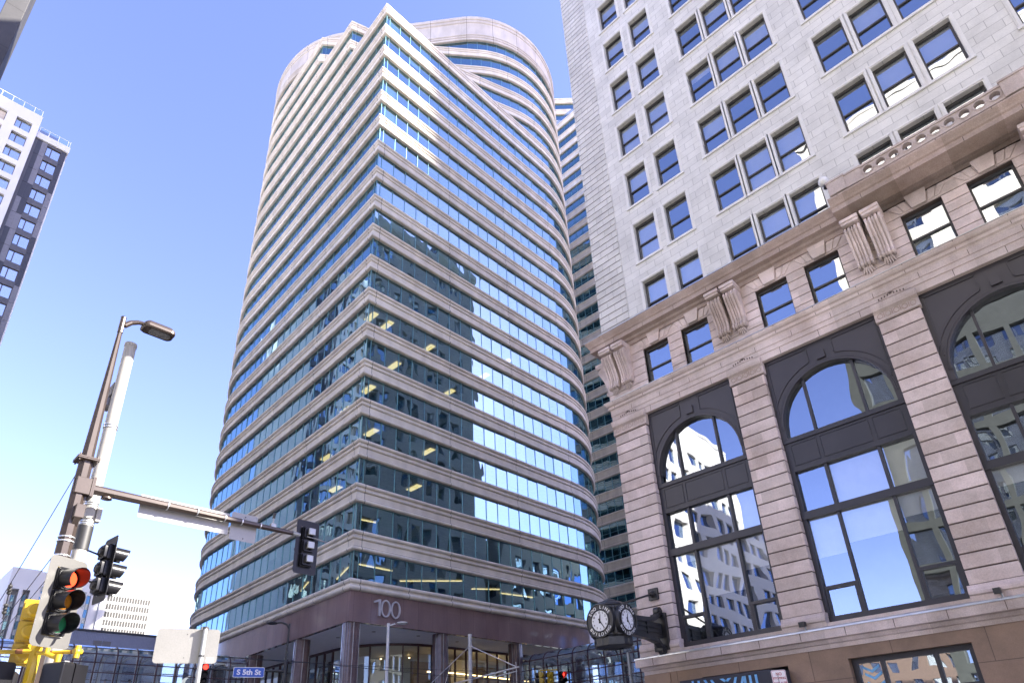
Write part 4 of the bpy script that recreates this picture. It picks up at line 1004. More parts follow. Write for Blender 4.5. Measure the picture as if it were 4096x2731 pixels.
# ------------------------------------------------------------------ skyways
def skyway(label, ax, c0, c1, near, far, ztop, zf, pitch, rows, side_near):
    """tubular glass bridge; ax 'X' runs along X with its glass at Y=near..far"""
    sk = thing('glass_skyway', label, 'skyway', (((c0 + c1) / 2, (near + far) / 2, zf) if ax == 'X' else ((near + far) / 2, (c0 + c1) / 2, zf)))
    def P(a, t, z): return (a, t, z) if ax == 'X' else (t, a, z)
    sg = 1 if far > near else -1; rr = 0.95
    sec = [(near, zf - 0.6), (near, ztop - rr)] + [(near + sg * (rr - rr * math.cos(R(a))), ztop - rr + rr * math.sin(R(a))) for a in range(15, 91, 15)]
    sec2 = [(far - (t - near), z) for t, z in sec][::-1]
    g = MB(); n = int(abs(c1 - c0) / pitch); xs = [c0 + (c1 - c0) * i / n for i in range(n + 1)]
    full = sec + sec2
    for i in range(n):
        for (t0, z0), (t1, z1) in zip(full, full[1:]): g.quad(P(xs[i], t0, z0), P(xs[i + 1], t0, z0), P(xs[i + 1], t1, z1), P(xs[i], t1, z1))
    g.build('glass_skin', 'sky_glass', sk)
    for x in xs:
        m = MB(); m.path([P(x, t - sg * 0.02, z) for t, z in full], 0.055, 6); m.build('rib', 'maroon', sk)
    for x in xs[::1]:
        m = MB(); ins_ = [(near + sg * 0.25, zf)] + [(near + sg * 0.25, ztop - rr - 0.25)] + [(near + sg * (0.25 + 0.7 - 0.7 * math.cos(R(a))), ztop - rr - 0.25 + 0.7 * math.sin(R(a))) for a in (30, 60, 90)]
        i2 = [(far - (t - near), z) for t, z in ins_][::-1]
        for (t0, z0), (t1, z1) in zip(ins_ + i2, (ins_ + i2)[1:]):
            pass
        m.path([P(x + 0.08, t, z) for t, z in ins_ + i2], 0.11, 4); m.build('inner_frame', 'inner_white', sk)
    m = MB()
    for z in rows:
        m.box(*sorted((c0, c1)), near - 0.05 * sg, near + 0.05 * sg, z - 0.035, z + 0.035) if ax == 'X' else m.box(near - 0.05, near + 0.05, *sorted((c0, c1)), z - 0.035, z + 0.035)
        m.box(*sorted((c0, c1)), far - 0.05, far + 0.05, z - 0.03, z + 0.03) if ax == 'X' else m.box(far - 0.05, far + 0.05, *sorted((c0, c1)), z - 0.03, z + 0.03)
    m.build('glazing_bars', 'maroon', sk)
    hr_ = MB()
    for t in (near + sg * 0.22, far - sg * 0.22): hr_.tube(P(c0, t, zf + 1.05), P(c1, t, zf + 1.05), 0.03, n=6)
    hr_.build('handrail', 'galv', sk)
    a, b = sorted((c0, c1)); t0, t1 = sorted((near, far))
    fl = MB(); 
    (fl.box(a, b, t0 + 0.06, t1 - 0.06, zf - 0.55, zf) if ax == 'X' else fl.box(t0 + 0.06, t1 - 0.06, a, b, zf - 0.55, zf)); fl.build('deck', 'inner_white', sk)
    tp_ = MB(); (tp_.box(a, b, t0 + rr, t1 - rr, ztop - 0.22, ztop - 0.12) if ax == 'X' else tp_.box(t0 + rr, t1 - rr, a, b, ztop - 0.22, ztop - 0.12)); tp_.build('roof_panel', 'translucent_roof', sk)
    return sk
skyway('glass tube skyway with maroon ribs crossing the avenue behind the traffic signals', 'X', 25.95, -3.0, 57.0, 61.2, 11.45, 7.45, 1.38, (10.75, 10.12, 9.42, 8.6, 7.5, 7.0), 1)
skyway('glass tube skyway with maroon ribs joining the tower and stone building behind the clock', 'Y', 41.0, 15.2, 43.0, 47.2, 10.45, 6.75, 1.52, (9.82, 9.05, 8.3, 7.5, 6.8), 1)

# ------------------------------------------------------------------ people seen inside
def person(label, loc, face, coat, pose=0):
    t = thing('person', label, 'person', loc, face)
    J = {'pel': (0, 0, 0.95, 0.15), 'sp': (0, 0.0, 1.18, 0.145), 'ch': (0, 0, 1.36, 0.165), 'nk': (0, -0.01, 1.51, 0.06), 'h0': (0, -0.02, 1.60, 0.085), 'h1': (0, -0.015, 1.70, 0.085)}
    E_ = [('pel', 'sp'), ('sp', 'ch'), ('ch', 'nk'), ('nk', 'h0'), ('h0', 'h1')]
    for s_, n_ in ((-1, 'l'), (1, 'r')):
        st_ = 0.16 * s_ if pose else 0.03 * s_
        J.update({n_ + 'hip': (0.09 * s_, 0, 0.90, 0.105), n_ + 'kn': (0.10 * s_, -0.02 + st_ * 0.7, 0.49, 0.068), n_ + 'an': (0.10 * s_, 0.02 + st_ * 1.5, 0.09, 0.045), n_ + 'to': (0.11 * s_, -0.13 + st_ * 1.5, 0.045, 0.04),
                  n_ + 'sh': (0.18 * s_, 0, 1.40, 0.075), n_ + 'el': (0.235 * s_, 0.03 - st_ * 0.6, 1.13, 0.05), n_ + 'wr': (0.235 * s_, -0.06 - st_, 0.88, 0.035), n_ + 'ha': (0.23 * s_, -0.09 - st_, 0.79, 0.04)})
        E_ += [('pel', n_ + 'hip'), (n_ + 'hip', n_ + 'kn'), (n_ + 'kn', n_ + 'an'), (n_ + 'an', n_ + 'to'), ('ch', n_ + 'sh'), (n_ + 'sh', n_ + 'el'), (n_ + 'el', n_ + 'wr'), (n_ + 'wr', n_ + 'ha')]
    ks = list(J); me = bpy.data.meshes.new('body'); me.from_pydata([J[k][:3] for k in ks], [(ks.index(a), ks.index(b)) for a, b in E_], [])
    o = bpy.data.objects.new('body', me); COL.objects.link(o)
    sm = o.modifiers.new('Skin', 'SKIN'); 
    for v, k in zip(me.skin_vertices[0].data, ks): v.radius = (J[k][3], J[k][3]); v.use_root = (k == 'pel')
    ss = o.modifiers.new('Sub', 'SUBSURF'); ss.levels = 1; ss.render_levels = 1
    m2 = bpy.data.meshes.new_from_object(o.evaluated_get(bpy.context.evaluated_depsgraph_get()))
    bpy.data.objects.remove(o)
    m2.materials.clear()
    for q in ('skin', coat, 'coat'): m2.materials.append(M[q])
    for p in m2.polygons:
        z = p.center.z; p.use_smooth = True
        p.material_index = 0 if z > 1.53 or (z < 0.88 and abs(p.center.x) > 0.19) else (1 if z > 0.86 else 2)
    b_ = bpy.data.objects.new('body', m2); COL.objects.link(b_); b_.parent = t
    MB().sphere((0, 0.015, 1.735), 0.098, 12, 8, 0.85).build('hair', 'hair', t, smooth=60, local=True)
    return t
person('person in dark coat walking inside left skyway nearest the yellow signal pole', (12.95, 58.6, 7.45), R(80), 'coat', 1)
person('person in grey top walking in left skyway further along to the right', (15.9, 59.2, 7.45), R(-80), 'shirt', 1)
person('person in dark coat in left skyway half hidden behind sign back', (17.5, 58.8, 7.45), R(95), 'coat', 1)
person('person in pale shirt standing inside lobby beside corner column', (31.9, 54.2, 7.0), R(20), 'shirt', 0)

# ------------------------------------------------------------------ traffic signals
def hood(m, c, n, r, ln_, up=Vector((0, 0, 1)), mi=0, cut=0.62):
    """cut-away tunnel visor: open underneath towards the tip"""
    n = n.normalized(); rt = n.cross(up).normalized() * -1; k = 28
    A = []; B = []
    for i in range(k + 1):
        t = R(-150 + 300 * i / k); w = (math.cos(t) + 1) / 2
        ll = ln_ * (cut + (1 - cut) * w) * 1
        for rr, arr in ((r, A), (r - 0.006, B)):
            p = c + rt * (rr * math.sin(t)) + up * (rr * math.cos(t)); arr.append((p, p + n * ll))
    for i in range(k):
        m.quad(A[i][0], A[i + 1][0], A[i + 1][1], A[i][1], mi=mi); m.quad(B[i + 1][0], B[i][0], B[i][1], B[i + 1][1], mi=mi); m.quad(A[i][1], A[i + 1][1], B[i + 1][1], B[i][1], mi=mi)
def signal(label, loc, rotz, body='signal_black', visor='signal_black', plate_mat=None, lit=('amber', 'amber', 'green'), group=None, name='traffic_signal', sec=0.345, back_cap=None):
    """three-lens head; local front is -Y; origin at its middle"""
    t = thing(name, label, 'traffic light', loc, rotz, group)
    h = MB(); hw = 0.17
    for k in (-1, 0, 1):
        z = k * sec; h.prism([(a, b + z) for a, b in rrect(2 * hw, sec - 0.008, 0.035)], 'y', -0.10, 0.02)
        h.prism([(a * 0.86, b * 0.86 + z) for a, b in rrect(2 * hw, sec - 0.008, 0.05)], 'y', 0.02, 0.08)
        h.tube((0, 0.07, z), (0, 0.13, z), 0.125, 0.085, 16)
    h.build('housing', body, t, local=True, smooth=35)
    if back_cap:
        b = MB()
        for k in (-1, 0, 1): MB().box(-0.085, 0.085, 0.13, 0.19, k * sec - 0.085, k * sec + 0.085).build('back_cover', back_cap, t, local=True, bevel=0.012)
    if plate_mat:
        pr = rrect(0.61, 1.37, 0.075, 6); inn = [(max(-hw, min(hw, a)), max(-sec * 1.5, min(sec * 1.5, b))) for a, b in pr]; p = MB(); n = len(pr)
        for i in range(n):
            j = (i + 1) % n
            for y in (-0.062, -0.057): p.quad((pr[i][0], y, pr[i][1]), (pr[j][0], y, pr[j][1]), (inn[j][0], y, inn[j][1]), (inn[i][0], y, inn[i][1]))
            p.quad((pr[i][0], -0.062, pr[i][1]), (pr[i][0], -0.057, pr[i][1]), (pr[j][0], -0.057, pr[j][1]), (pr[j][0], -0.062, pr[j][1]))
        p.build('backplate', plate_mat, t, local=True)
    for k, mt in zip((1, 0, -1), lit):
        z = k * sec
        d_ = MB().prism([(a, b + z) for a, b in rrect(0.315, 0.325, 0.05)], 'y', -0.125, -0.10).tube((0, -0.125, z), (0, -0.14, z), 0.155, 0.15, 28)
        do = d_.build('lens_door', body, t, local=True, smooth=35)
        l_ = MB(); l_.sphere((0, -0.115, z), 0.139, 24, 12); lo_ = l_.build('lens', mt, t, local=True, smooth=60); lo_.scale = (1, 1, 1)
        for v in lo_.data.vertices: v.co.y = -0.128 + (v.co.y + 0.115) * 0.22
        v_ = MB(); hood(v_, Vector((0, -0.135, z)), Vector((0, -1, -0.05)), 0.155, 0.30); v_.build('visor', visor, t, local=True, smooth=50)
    return t
# near corner: yellow post with the big red signal
yp = thing('signal_post', 'yellow octagonal signal post at lower left with rusty yellow pipe arms', 'signal post', (2.33, 12.55, 0))
MB().tube((2.33, 12.55, 0), (2.33, 12.55, 4.55), 0.085, 0.075, 8, rot=R(22.5)).build('post', 'signal_yellow', yp)
MB().tube((2.33, 12.55, 0), (2.33, 12.55, 0.35), 0.19, 0.15, 8).build('post_base', 'signal_yellow', yp)
arm = MB(); arm2 = MB(); arm.tube((2.33, 12.45, 3.62), (2.76, 12.02, 3.62), 0.032, n=10).sphere((2.76, 12.02, 3.62), 0.055, 12, 8).tube((2.76, 12.02, 3.52), (2.76, 12.02, 3.71), 0.042, n=10).tube((2.71, 11.99, 3.62), (2.82, 12.05, 3.62), 0.042, n=10)
arm.tube((2.33, 12.5, 3.66), (1.86, 12.86, 3.66), 0.034, n=10).tube((1.86, 12.86, 3.50), (1.86, 12.86, 3.70), 0.04, n=10)
arm.path([(2.36, 12.45, 3.74), (2.42, 12.28, 3.74), (2.42, 12.28, 3.60), (2.56, 12.16, 3.52)], 0.036, 10).tube((2.56, 12.16, 3.46), (2.56, 12.16, 3.58), 0.05, n=10).sphere((2.42, 12.28, 3.75), 0.05, 12, 8)
arm2.tube((2.30, 12.35, 5.0), (2.33, 12.2, 5.04), 0.03, n=8).sphere((2.30, 12.35, 5.07), 0.05, 12, 8).tube((2.30, 12.35, 4.4), (2.30, 12.35, 5.07), 0.025, n=8)
arm.build('pipe_arms', 'signal_yellow', yp, smooth=40); arm2.build('top_pipe', 'signal_yellow', yp, smooth=40)
MB().tube((2.45, 12.33, 3.62), (2.50, 12.28, 3.62), 0.034, n=10).tube((2.70, 12.08, 3.62), (2.72, 12.06, 3.62), 0.0345, n=10).tube((2.10, 12.67, 3.66), (2.18, 12.61, 3.66), 0.0355, n=10).build('rust_patch', 'rust', yp)
sgA = signal('large three lens signal glowing red with pale backplate on yellow post', (2.31, 11.88, 4.30), R(24), plate_mat='backplate', lit=('red_on', 'amber', 'green'))
MB().tube((0, 0.02, 0.52), (0, 0.22, 0.55), 0.03, n=8).tube((0, 0.02, -0.52), (0, 0.25, -0.52), 0.03, n=8).build('mount', 'signal_yellow', sgA, local=True)
sgB = signal('yellow three lens signal seen from behind on left of yellow post', (2.235, 12.86, 4.0), R(170), body='signal_yellow', visor='signal_yellow', back_cap=None)
# pedestrian heads hung under the arms
def ped(label, loc, rotz):
    t = thing('pedestrian_signal', label, 'pedestrian signal', loc, rotz, 'pedestrian signals on the yellow post')
    MB().prism(rrect(0.40, 0.44, 0.05), 'y', -0.02, 0.19).build('case', 'signal_black', t, local=True, smooth=40, bevel=0.02)
    MB().prism(rrect(0.405, 0.445, 0.05), 'y', -0.05, -0.025).build('door', 'signal_black', t, local=True)
    m = MB(); m.box(-0.19, 0.19, -0.24, -0.05, 0.19, 0.2).box(-0.2, -0.19, -0.24, -0.05, -0.18, 0.2).box(0.19, 0.2, -0.24, -0.05, -0.18, 0.2); m.build('visor', 'signal_black', t, local=True)
    MB().box(-0.16, 0.16, -0.062, -0.05, -0.17, 0.17).build('lens', 'lens_glass', t, local=True)
    MB().tube((-0.03, 0.03, 0.21), (-0.03, 0.03, 0.26), 0.012, n=6).tube((-0.03, -0.03, 0.21), (-0.03, -0.03, 0.26), 0.012, n=6).tube((-0.03, -0.03, 0.25), (-0.03, 0.03, 0.25), 0.01, n=6).build('latch', 'galv', t, local=True)
    return t
ped('black pedestrian signal box seen from behind right of yellow post', (2.62, 11.95, 3.20), R(118))
ped('black pedestrian signal box cut by left edge of photo', (1.86, 12.5, 3.24), R(200))
cam_ = thing('detector', 'small pale round detector below yellow signal at left', 'detector', (2.12, 12.75, 3.30))
MB().tube((2.12, 12.75, 3.20), (2.12, 12.75, 3.33), 0.11, 0.11, 20).tube((2.12, 12.75, 3.33), (2.12, 12.75, 3.37), 0.11, 0.07, 20).build('detector_case', 'sign_back', cam_, smooth=40)
MB().tube((2.12, 12.75, 3.36), (2.12, 12.75, 3.5), 0.03, n=8).build('detector_mount', 'signal_yellow', cam_)

# brown lamp column with mast arm
bp = thing('lamp_column', 'tall brown tapered lamp column with mast arm reaching right', 'street lamp', (2.63, 14.09, 0))
px, py = 2.63, 14.09
MB().tube((px, py, 0), (px, py, 7.57), 0.155, 0.125, 8, rot=R(22.5)).build('lower_shaft', 'brown_pole', bp)
MB().tube((px, py, 7.63), (px, py, 11.0), 0.112, 0.04, 8, rot=R(22.5)).build('upper_shaft', 'brown_pole', bp)
fg = MB().box(px - 0.19, px + 0.19, py - 0.19, py + 0.19, 7.57, 7.60).box(px - 0.19, px + 0.19, py - 0.19, py + 0.19, 7.602, 7.635)
for a in (-1, 1):
    for b in (-1, 1): fg.tube((px + a * 0.15, py + b * 0.15, 7.53), (px + a * 0.15, py + b * 0.15, 7.68), 0.018, n=6)
fg.build('flange', 'brown_pole', bp, bevel=0.006)
MB().tube((px, py, 10.72), (px, py, 11.12), 0.055, 0.055, 12).tube((px, py, 11.12), (px, py, 11.14), 0.06, 0.05, 12).build('top_sleeve', 'brown_pole', bp)
MB().box(px - 0.10, px + 0.16, py - 0.15, py + 0.15, 6.86, 7.2).prism([(px - 0.1, 6.86), (px + 0.16, 6.86), (px + 0.12, 6.70)], 'y', py - 0.06, py + 0.06).build('arm_bracket', 'brown_pole', bp, bevel=0.01)
am = MB().box(px + 0.162, px + 0.19, py - 0.16, py + 0.16, 6.84, 7.24).box(px + 0.192, px + 0.22, py - 0.16, py + 0.16, 6.84, 7.24)
am.tube((px + 0.22, py, 7.04), (7.12, py, 7.04), 0.098, 0.055, 8, rot=R(22.5)); am.build('mast_arm', 'brown_pole', bp)
cl_ = MB()
for x in (4.25, 4.86, 5.47, 5.86, 6.3): cl_.tube((x, py, 7.04), (x + 0.018, py, 7.04), 0.112 - (x - 2.8) * 0.0095, n=16)
for z in (5.98, 5.62, 5.9): cl_.tube((px, py, z), (px, py, z + 0.022), 0.142, n=16)
cl_.build('strap', 'zinc', bp)
MB().tube((3.12, py, 6.90), (3.12, py, 6.94), 0.10, 0.09, 14).build('junction_cap', 'brown_pole', bp)
lm_ = MB()
pth = [(px + 0.05, py, 10.93), (px + 0.16, py - 0.01, 11.06), (px + 0.30, py - 0.03, 11.13), (px + 0.42, py - 0.05, 11.13)]
for (a, b), wd in zip(zip(pth, pth[1:]), (0.06, 0.055, 0.05)): lm_.tube(a, b, wd, wd - 0.004, 10)
lm_.build('luminaire_arm', 'brown_pole', bp, smooth=50)
hx, hy, hz = px + 0.70, py - 0.07, 11.10
hd_ = MB()
lay = [(0.30, 0.17, -0.10), (0.335, 0.20, -0.07), (0.335, 0.20, -0.02), (0.32, 0.19, 0.02), (0.27, 0.15, 0.08), (0.2, 0.07, 0.11)]
for (a0, b0, z0), (a1, b1, z1) in zip(lay, lay[1:]):
    A = [(hx + x, hy + y, hz + z0) for x, y in rrect(2 * a0, 2 * b0, min(a0, b0) * 0.5)]; B = [(hx + x, hy + y, hz + z1) for x, y in rrect(2 * a1, 2 * b1, min(a1, b1) * 0.5)]
    for i in range(len(A)): hd_.quad(A[i], A[(i + 1) % len(A)], B[(i + 1) % len(A)], B[i])
hd_.quad(*[(hx + x, hy + y, hz + 0.11) for x, y in rrect(0.4, 0.14, 0.035)])
hd_.quad(*[(hx + x, hy + y, hz - 0.085) for x, y in rrect(0.6, 0.34, 0.085)][::-1])
hd_.build('luminaire', 'brown_pole', bp, smooth=30)
MB().prism([(hx + 0.04 + x, hy + y) for x, y in rrect(0.44, 0.25, 0.09)], 'z', hz - 0.108, hz - 0.086).build('lamp_lens', 'lens_glass', bp)
MB().box(px - 0.02, px + 0.14, py - 0.24, py - 0.02, 6.35, 6.62).prism([(py - 0.24, 6.35), (py - 0.02, 6.35), (py - 0.08, 6.2)], 'x', px, px + 0.1).build('junction_box', 'brown_pole', bp, bevel=0.01)
# signs and signal on the arm
s1 = tag(None, None) if False else thing('road_sign', 'long blank back of overhead road sign nearest lamp column', 'sign back', (4.7, 13.97, 6.97), group='sign backs on the mast arm')
plate(s1, 'sign_plate', 'sign_back', Vector((4.71, 14.24, 6.98)), Vector((1, 0, 0)), 1.88, 0.50, 0.012, 0.006)
MB().box(3.78, 5.63, 14.247, 14.27, 7.12, 7.16).box(3.78, 5.63, 14.247, 14.27, 6.80, 6.84).build('sign_rail', 'galv', s1)
s2 = thing('road_sign', 'smaller rounded blank sign back beside the arm signal', 'sign back', (5.99, 14.25, 6.97), group='sign backs on the mast arm')
plate(s2, 'sign_plate', 'sign_back', Vector((5.99, 14.22, 6.965)), Vector((1, 0, 0)), 0.61, 0.66, 0.04, 0.006)
bo = MB()
for z in (6.70, 7.22): bo.tube((6.0, 14.2, z), (6.0, 14.225, z), 0.012, n=6)
bo.build('bolts', 'ink', s2)
sgC = signal('black signal seen from behind at tip of brown mast arm', (7.63, 14.22, 6.83), PI, plate_mat='signal_black', back_cap='galv')
ac = MB().tube((-0.50, 0.0, 0.21), (-0.12, 0.10, 0.21), 0.02, n=8).tube((-0.30, 0.05, 0.21), (0.12, 0.17, 0.19), 0.014, n=6).tube((0.5, 0.13, 0.21), (0.30, 0.12, 0.21), 0.06, 0.045, 12); ac.build('clamp', 'galv', sgC, local=True)
vd = thing('signal_sensor', 'small grey sensor standing on mast arm left of black signal', 'sensor', (6.62, 14.09, 7.1))
MB().tube((6.62, 14.09, 7.09), (6.62, 14.09, 7.32), 0.022, n=8).box(6.56, 6.68, 14.04, 14.14, 7.08, 7.16).tube((6.58, 14.09, 7.13), (6.68, 14.09, 7.13), 0.05, n=10).build('sensor_mount', 'galv', vd)
MB().tube((6.62, 14.09, 7.30), (6.63, 14.08, 7.43), 0.032, 0.036, 10).build('sensor_head', 'ink', vd)
# pale steel pole just behind it
wp = thing('utility_pole', 'pale grey cylindrical steel pole standing just right of brown column', 'pole', (3.0, 14.55, 0))
wx, wy = 3.0, 14.62
MB().tube((wx, wy, 0), (wx, wy, 10.78), 0.135, 0.118, 28).build('pole_shaft', 'grey_pole', wp, smooth=40)
MB().tube((wx, wy, 10.78), (wx, wy, 10.86), 0.128, 0.128, 28).build('pole_cap', 'grey_pole', wp, smooth=40)
bb = MB()
for z in (8.72, 8.66, 6.93, 6.88, 6.52, 6.47): bb.tube((wx, wy, z), (wx, wy, z + 0.03), 0.137, n=24)
bb.build('band', 'zinc', wp, smooth=40)
MB().tube((wx, wy, 5.95), (wx, wy, 6.44), 0.14, n=28).build('black_sleeve', 'ink', wp, smooth=40)
MB().tube((wx - 0.02, wy - 0.02, 6.68), (wx - 0.03, wy - 0.155, 6.68), 0.10, n=20).build('hand_hole', 'grey_pole', wp, smooth=40)
MB().box(wx + 0.1, wx + 0.20, wy - 0.12, wy + 0.02, 6.55, 6.85).build('cabinet', 'grey_pole', wp, bevel=0.015)
MB().box(wx - 0.12, wx + 0.02, wy + 0.1, wy + 0.42, 9.55, 9.85).box(wx - 0.2, wx - 0.06, wy + 0.05, wy + 0.38, 9.22, 9.42).build('radio_box', 'grey_mid', wp, bevel=0.01)
sgD = signal('black signal in profile on right side of pale pole', (3.52, 14.9, 5.72), R(96), plate_mat='signal_black')
MB().tube((0.1, 0.05, 0.3), (-0.1, 0.52, 0.33), 0.02, n=8).tube((0.1, 0.05, -0.28), (-0.1, 0.5, -0.25), 0.02, n=8).build('mount', 'signal_black', sgD, local=True)
# big sign back on a steel post in the foreground
bs = thing('road_sign', 'large white sign back on grey steel post at lower centre left', 'sign back', (3.74, 9.66, 0))
rt = Vector((0.917, -0.399, 0)); n3 = rt.cross(up3)
plate(bs, 'sign_plate', 'sign_back', Vector((3.53, 9.70, 3.425)), rt, 0.80, 0.47, 0.045, 0.004)
plate(bs, 'sticker', 'letter_white', Vector((3.53, 9.70, 3.425)) + rt * 0.31 - up3 * 0.185, rt, 0.09, 0.06, 0.004, 0.001, 0.003)
for q in (-1, 1): plate(bs, 'bolt', 'ink', Vector((3.53, 9.70, 3.425)) + rt * -0.02 + up3 * 0.16 * q, rt, 0.012, 0.012, 0.005, 0.001, 0.003)
pc = Vector((3.71, 9.61, 0)) + n3 * 0.035
MB().tube((pc.x, pc.y, 0), (pc.x, pc.y, 3.66), 0.031, n=18).build('post', 'galv', bs, smooth=40)
MB().tube((pc.x, pc.y, 3.66), (pc.x, pc.y, 3.685), 0.036, n=18).tube((pc.x, pc.y, 3.27), (pc.x, pc.y, 3.295), 0.037, n=18).box(pc.x - 0.06, pc.x + 0.05, pc.y - 0.005, pc.y + 0.012, 3.64, 3.68).build('clamps', 'ink', bs)
# far corner: dark lamp with mast arm, street name sign and red signal
fl_ = thing('street_lamp', 'slim black street lamp with curved head in front of tower column', 'street lamp', (19.1, 36.9, 0))
lx, ly = 19.1, 36.9
MB().tube((lx, ly, 0), (lx, ly, 7.9), 0.13, 0.10, 12).tube((lx, ly, 7.9), (lx, ly, 10.05), 0.07, 0.05, 12).build('pole_shaft', 'ink', fl_, smooth=40)
pthx = [(lx, ly, 9.75), (lx - 0.12, ly + 0.1, 10.0), (lx - 0.35, ly + 0.3, 10.13), (lx - 0.55, ly + 0.45, 10.13)]
lm2 = MB()
for a, b in zip(pthx, pthx[1:]): lm2.tube(a, b, 0.06, 0.05, 8)
lm2.build('luminaire_arm', 'ink', fl_, smooth=50)
hm = MB(); hm.sphere((lx - 0.78, ly + 0.62, 10.10), 0.32, 16, 8, 0.28); hm.build('luminaire', 'ink', fl_, smooth=50)
MB().tube((lx, ly, 7.30), (14.6, ly + 1.9, 7.42), 0.085, 0.05, 12).build('mast_arm', 'ink', fl_, smooth=40)
for z in (7.05, 7.87): MB().tube((lx, ly, z), (lx, ly, z + 0.09), 0.14, n=12).build('collar', 'ink', fl_)
ss_ = thing('street_name_sign', 'blue street name sign reading S 5th St on black mast arm', 'street sign', (17.2, 37.6, 7.2))
rt = Vector((0.93, -0.37, 0)).normalized(); n3 = rt.cross(up3); ctr = Vector((17.25, 37.55, 7.20)) + n3 * 0.12
plate(ss_, 'sign_plate', 'letter_white', ctr, rt, 1.66, 0.56, 0.06, 0.02)
plate(ss_, 'sign_field', 'sign_blue', ctr + n3 * 0.004, rt, 1.60, 0.50, 0.045, 0.004)
text('sign_text', 'S 5th St', 0.40, 'letter_white', ctr + n3 * 0.008 - up3 * 0.01, rt, up3, ss_, 0.003, bold=0.012, sx=1.02)
sgE = signal('small far signal glowing red left of blue street name sign', (15.2, 38.55, 7.12), R(-20), lit=('red_far', 'signal_black', 'signal_black'))
sgE.scale = (1.05, 1.05, 1.05)
kn = thing('mast_camera', 'small round camera under far black mast arm', 'camera', (16.2, 38.1, 7.5))
MB().sphere((16.2, 38.1, 7.55), 0.09, 12, 8).tube((16.2, 38.1, 7.3), (16.2, 38.1, 7.75), 0.025, n=8).build('camera_body', 'galv', kn)
# light grey lamp in front of the number
gw = thing('street_lamp', 'light grey street lamp with white head below the number 100', 'street lamp', (24.5, 34.4, 0))
gx, gy = 24.5, 34.4
MB().tube((gx, gy, 0), (gx, gy, 10.2), 0.13, 0.085, 16).build('pole_shaft', 'pale_steel', gw, smooth=40)
MB().tube((gx, gy, 10.05), (gx + 0.3, gy - 0.3, 10.18), 0.045, n=8).tube((gx, gy, 9.98), (gx, gy, 10.22), 0.10, n=12).build('luminaire_arm', 'pale_steel', gw)
MB().sphere((gx + 0.62, gy - 0.60, 10.20), 0.36, 18, 8, 0.2).build('luminaire', 'white_paint', gw, smooth=50)
# overhead wire pole with its tie rods
tp2 = thing('wire_pole', 'grey steel wire pole with cantilever bars and tie rods before the tower', 'pole', (31.2, 34.1, 0))
tx, ty = 31.2, 34.1
MB().tube((tx, ty, 0), (tx, ty, 10.06), 0.155, 0.125, 18).tube((tx, ty, 10.06), (tx, ty, 10.14), 0.14, n=18).build('pole_shaft', 'pale_steel', tp2, smooth=40)
br_ = MB(); br_.tube((tx, ty - 0.2, 7.12), (tx, ty - 4.6, 7.36), 0.05, n=8).tube((tx, ty + 0.2, 7.1), (tx, ty + 4.9, 6.9), 0.05, n=8).tube((tx, ty - 2.4, 7.0), (tx, ty - 4.4, 7.12), 0.03, n=8).tube((tx, ty - 4.35, 5.6), (tx, ty - 4.35, 7.7), 0.022, n=6)
br_.build('cantilever_bar', 'pale_steel', tp2)
MB().tube((tx, ty - 0.14, 9.28), (tx, ty - 4.3, 7.42), 0.035, n=8).tube((tx, ty + 0.14, 9.28), (tx, ty + 4.9, 7.0), 0.035, n=8).tube((tx, ty + 2.1, 8.35), (tx, ty + 2.7, 6.98), 0.022, n=6).build('tie_rod', 'pale_steel', tp2)
for z in (9.22, 7.05): MB().tube((tx, ty, z), (tx, ty, z + 0.12), 0.175, n=14).build('collar', 'pale_steel', tp2)
gp = thing('wire_pole', 'plain grey steel pole in front of right skyway below the clock', 'pole', (33.3, 22.5, 0))
MB().tube((33.3, 22.5, 0), (33.3, 22.5, 7.35), 0.13, 0.105, 16).tube((33.3, 22.5, 7.35), (33.3, 22.5, 7.41), 0.12, n=16).build('pole_shaft', 'galv', gp, smooth=40)
MB().tube((33.3, 22.5, 6.1), (33.3, 22.5, 6.16), 0.135, n=14).build('collar', 'galv', gp)
# yellow signals in the middle distance
yg = thing('signal_post', 'distant yellow signal post with cross arm below right skyway', 'signal post', (30.8, 26.6, 0))
MB().tube((30.95, 26.7, 0), (30.95, 26.7, 6.3), 0.08, 0.07, 8).build('post', 'signal_yellow', yg)
MB().tube((30.45, 27.0, 6.78), (31.1, 26.28, 6.78), 0.035, n=8).sphere((30.45, 27.0, 6.78), 0.06, 8, 6).sphere((31.1, 26.28, 6.78), 0.06, 8, 6).sphere((30.8, 26.62, 6.78), 0.055, 8, 6).build('cross_arm', 'signal_yellow', yg)
signal('yellow signal seen from behind, left one of distant pair', (30.50, 26.97, 6.18), R(200), body='signal_yellow', group='distant yellow signals')
signal('yellow signal seen from behind, right one of distant pair beside red light', (30.86, 26.60, 6.18), R(160), body='signal_yellow', group='distant yellow signals')
signal('distant black signal glowing red right of the yellow pair', (31.30, 26.10, 6.14), R(-15), lit=('red_far', 'signal_black', 'signal_black'))
